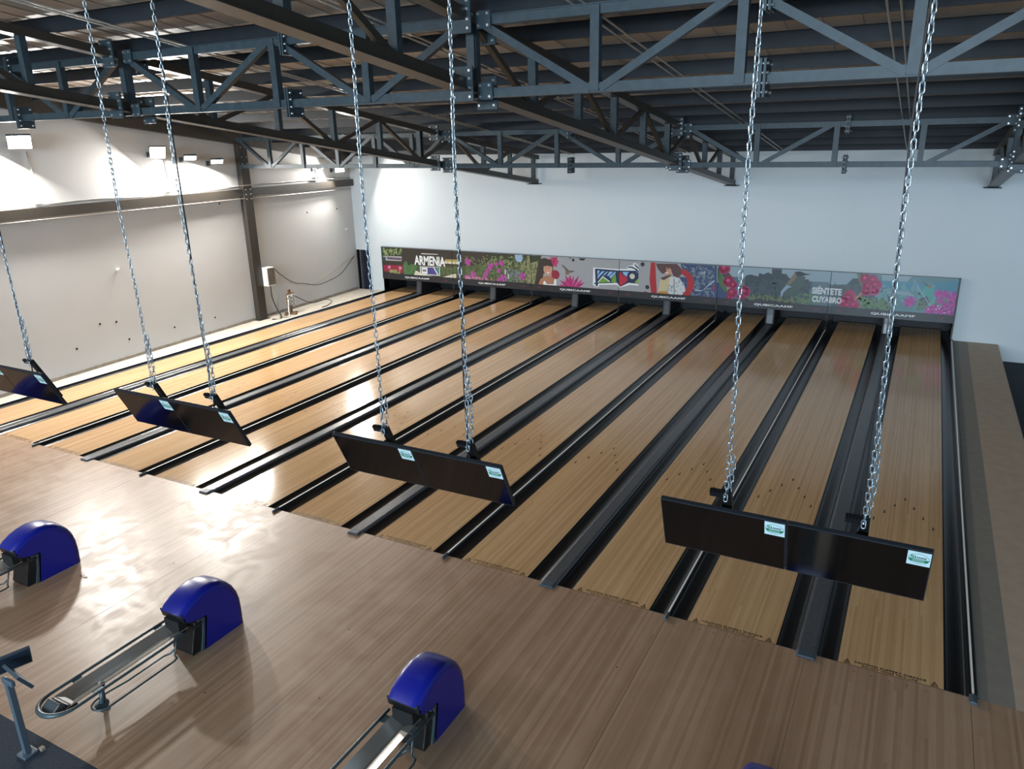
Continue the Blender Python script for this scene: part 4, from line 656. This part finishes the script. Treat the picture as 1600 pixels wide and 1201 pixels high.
# ================================================================ ball returns
def hood_mesh():
    T = [(-.315, .60), (-.25, .655), (-.16, .705), (-.05, .745), (.08, .765), (.2, .755), (.31, .715), (.4, .65), (.475, .56), (.53, .45), (.558, .33), (.565, .18), (.562, .09), (.56, .0)]
    N = []
    for i in range(len(T)):
        a = T[max(i-1, 0)]; c = T[min(i+1, len(T)-1)]; d = Vector((c[0]-a[0], c[1]-a[1])).normalized(); N.append((-d.y, d.x))
    N[-1] = N[-2] = (1, 0); hw, r = .195, .085
    xs = []
    for a in range(7): xs.append((-hw+r-r*math.cos(a*math.pi/12), r-r*math.sin(a*math.pi/12)))
    xs += [(-.06, -.004), (0, -.006), (.06, -.004)]
    for a in range(6, -1, -1): xs.append((hw-r+r*math.cos(a*math.pi/12), r-r*math.sin(a*math.pi/12)))
    b = MB(); vs = []; n = len(T)
    for x, f in xs:
        for (y, z), (ny, nz) in zip(T, N): vs.append((x, y-ny*f-(.0 if z > .6 else 0), max(0, z-nz*f)))
    fs = [(i*n+j, (i+1)*n+j, (i+1)*n+j+1, i*n+j+1) for i in range(len(xs)-1) for j in range(n-1)]
    b.add(vs, fs, m_hood, True)
    low = [(-.06, 0), (-.02, .2), (.02, .4), (.015, .425), (-.01, .43), (-.1, .43), (-.2, .46), (-.275, .505)]
    for x, s_ in ((-hw, 0), (hw, len(xs)-1)):
        top = [(vs[s_*n+j][1], vs[s_*n+j][2]) for j in range(n)]
        poly = [(x, y, z) for y, z in top+low]; tr = tessellate_polygon([[Vector((0, p[1], p[2])) for p in poly]])
        b.add(poly, [tuple(q_) for q_ in tr], m_hood)
    # front edge: inner return of the shell
    return b
def ball_return(k, label):
    t = thing('ball_return', label, 'ball return', (pc(k)-.0, -3.0, 0), group='ball returns')
    h = hood_mesh().build('hood', t)
    b = MB(); inner = [(-.22, 0), (-.235, .03), (-.15, .33), (-.13, .4), (-.2, .43), (-.27, .49), (-.30, .57), (-.2, .64), (0, .69), (.2, .69), (.35, .6), (.47, .45), (.52, .3), (.52, .01), (.3, 0)]
    b.prism(inner, -.168, .168, m_trim); b.build('pedestal', t, bevel=.01)
    b = MB(); b.prism([(-.075, .002), (-.035, .2), (.0, .41), (-.1, .415), (-.1, .4), (-.03, .395), (-.06, .2), (-.115, .002)], -.19, .19, m_tube); b.build('side_moulding', t)
    b = MB(); lip = [(-.3, .60), (-.285, .605), (-.25, .5), (-.18, .45), (-.2, .44), (-.275, .49)]
    b.prism(lip, -.185, .185, m_trim); b.build('front_lip', t, bevel=.006)
    b = MB(); b.box(-.12, .12, -.31, -.22, .33, .5, m_dark); b.build('mouth', t)
    # loop rail
    zz = .385; yf = -1.63; r = .215
    pts = [(r+.002, -.09, zz), (r, -.5, zz), (r, -1.1, zz), (r, yf, zz)]
    pts += [(r*math.cos(a), yf-r*1.05*math.sin(a), zz-.0) for a in [math.pi*j/14 for j in range(1, 14)]]+[(-r, yf, zz), (-r, -1.1, zz), (-r, -.5, zz), (-r, -.24, zz)]
    rs = [.017]*4+[.017+.01*math.sin(math.pi*j/14) for j in range(1, 14)]+[.017]*4
    b = MB(); b.tube(pts, .017, m_tube, 10, rs=rs); b.build('rail', t)
    b = MB(); prof = [(-.14, .385), (-.05, .345), (-.012, .325), (-.01, .315), (.01, .315), (.012, .325), (.05, .345), (.14, .385), (.14, .375), (.05, .333), (.012, .3), (-.012, .3), (-.05, .333), (-.14, .375)]
    b.prism(prof, -1.68, -.2, m_chr, 'y'); b.build('ball_tray', t)
    b = MB(); b.prism([(-1.68, .31), (-1.66, .40), (-1.62, .375), (-1.56, .35), (-1.56, .31)], -.13, .13, m_trim); b.prism([(-1.80, .34), (-1.66, .34), (-1.66, .40), (-1.72, .44), (-1.80, .385)], -.1, .1, m_clear); b.build('end_stop', t, bevel=.01)
    for y in (-.36, -1.36):
        for s_ in (-1, 1):
            b = MB(); b.box(min(s_*.13, s_*.215), max(s_*.13, s_*.215), y-.05, y+.05, .372, .38, m_tube); b.build('tab', t)
    # lower side rack
    b = MB(); z = .2; pts = [(.2, -.42, .37), (.2, -.45, .28), (.21, -.48, z), (.27, -.5, z), (.285, -.55, z), (.285, -1.0, z), (.285, -1.33, z)]+[(.175+.11*math.cos(a), -1.33-.13*math.sin(a), z) for a in [math.pi*j/8 for j in range(1, 8)]]+[(.065, -1.33, z), (.07, -1.2, z), (.1, -1.0, z), (.1, -.55, z), (.13, -.48, z), (.19, -.46, .26)]
    b.tube(pts, .011, m_tube, 8); b.build('lower_rack', t)
    b = MB(); b.cyl((.17, -1.36, .14), .05, .06, m_tube, n=14, r2=.075); b.tube([(.17, -1.36, .2), (.12, -1.3, .3), (.1, -1.26, .38)], .02, m_tube, 8, rs=[.03, .024, .02]); b.build('rack_bracket', t)
    b = MB(); b.tube([(.02, -1.25, .33), (.02, -1.25, .0)], .024, m_tube, 10); b.cyl((.02, -1.25, 0), .05, .012, m_tube, n=14); b.build('leg', t)
    return t
for k, l in ((5, 'blue ball return whose rounded top just shows at the bottom edge'), (4, 'blue ball return at the bottom centre of the approach'), (3, 'blue ball return with full metal rack left of centre'), (2, 'blue ball return cut by the left edge of the view'), (1, 'blue ball return left of the view, seen reflected in the leftmost screen')): ball_return(k, l)
# keypad console on its post
t = thing('score_console', 'grey post with two small angled screens standing on dark carpet', 'console', (-6.98, -5.02, -.002))
m_post = mat('console_post', S('5d6c78'), .4, metal=.3)
b = MB(); b.prism([(-.07, -.07), (.07, -.07), (.075, .0), (.07, .07), (-.07, .07), (-.075, 0)], 0, .03, m_post, 'z'); b.build('base', t, bevel=.008)
b = MB(); b.prism([(-.028, -.03), (.028, -.03), (.028, .03), (-.028, .03)], .03, .86, m_post, 'z'); b.build('post', t, bevel=.006)
b = MB(); b.box(-.09, .09, -.02, .02, .84, .9, m_post); b.build('cross_head', t, bevel=.01)
for s_ in (-1, 1):
    sc_ = MB(); sc_.box(-.16, .16, -.016, .016, -.1, .1, mat('console_screen_case', S('364450'), .4)); sc_.box(-.145, .145, -.018, -.0155, -.085, .085, mat('console_screen', S('222d38'), .25))
    o = sc_.build('screen', t, loc=(.17, .02, .98) if s_ > 0 else (-.05, .1, 1.02), rot=(R_(30), 0, R_(-8)) if s_ > 0 else (R_(15), 0, R_(72)), bevel=.006)
b = MB(); b.box(.05, .1, .0, .04, -.0, .03, mat('pale_block', S('a08f7c'), .7)); b.v = [(v[0], v[1]+.08, v[2]) for v in b.v]; tag(b.build('small_block', loc=(-6.98, -5.02, 0)), 'tiny pale block lying beside the console base', 'block')
# small debris on the approach near the left ball return
b = MB()
for j in range(5): b.tube([(0.03*j, .01*math.sin(j*2), .006), (.03*j+.03, .02*math.cos(j*3), .02), (.03*j+.045, 0, .006)], .004, m_print, 5)
tag(b.build('wire_scrap', loc=(-9.63, -2.72, 0)), 'small twisted wire scrap on the approach beside the left ball return', 'scrap')
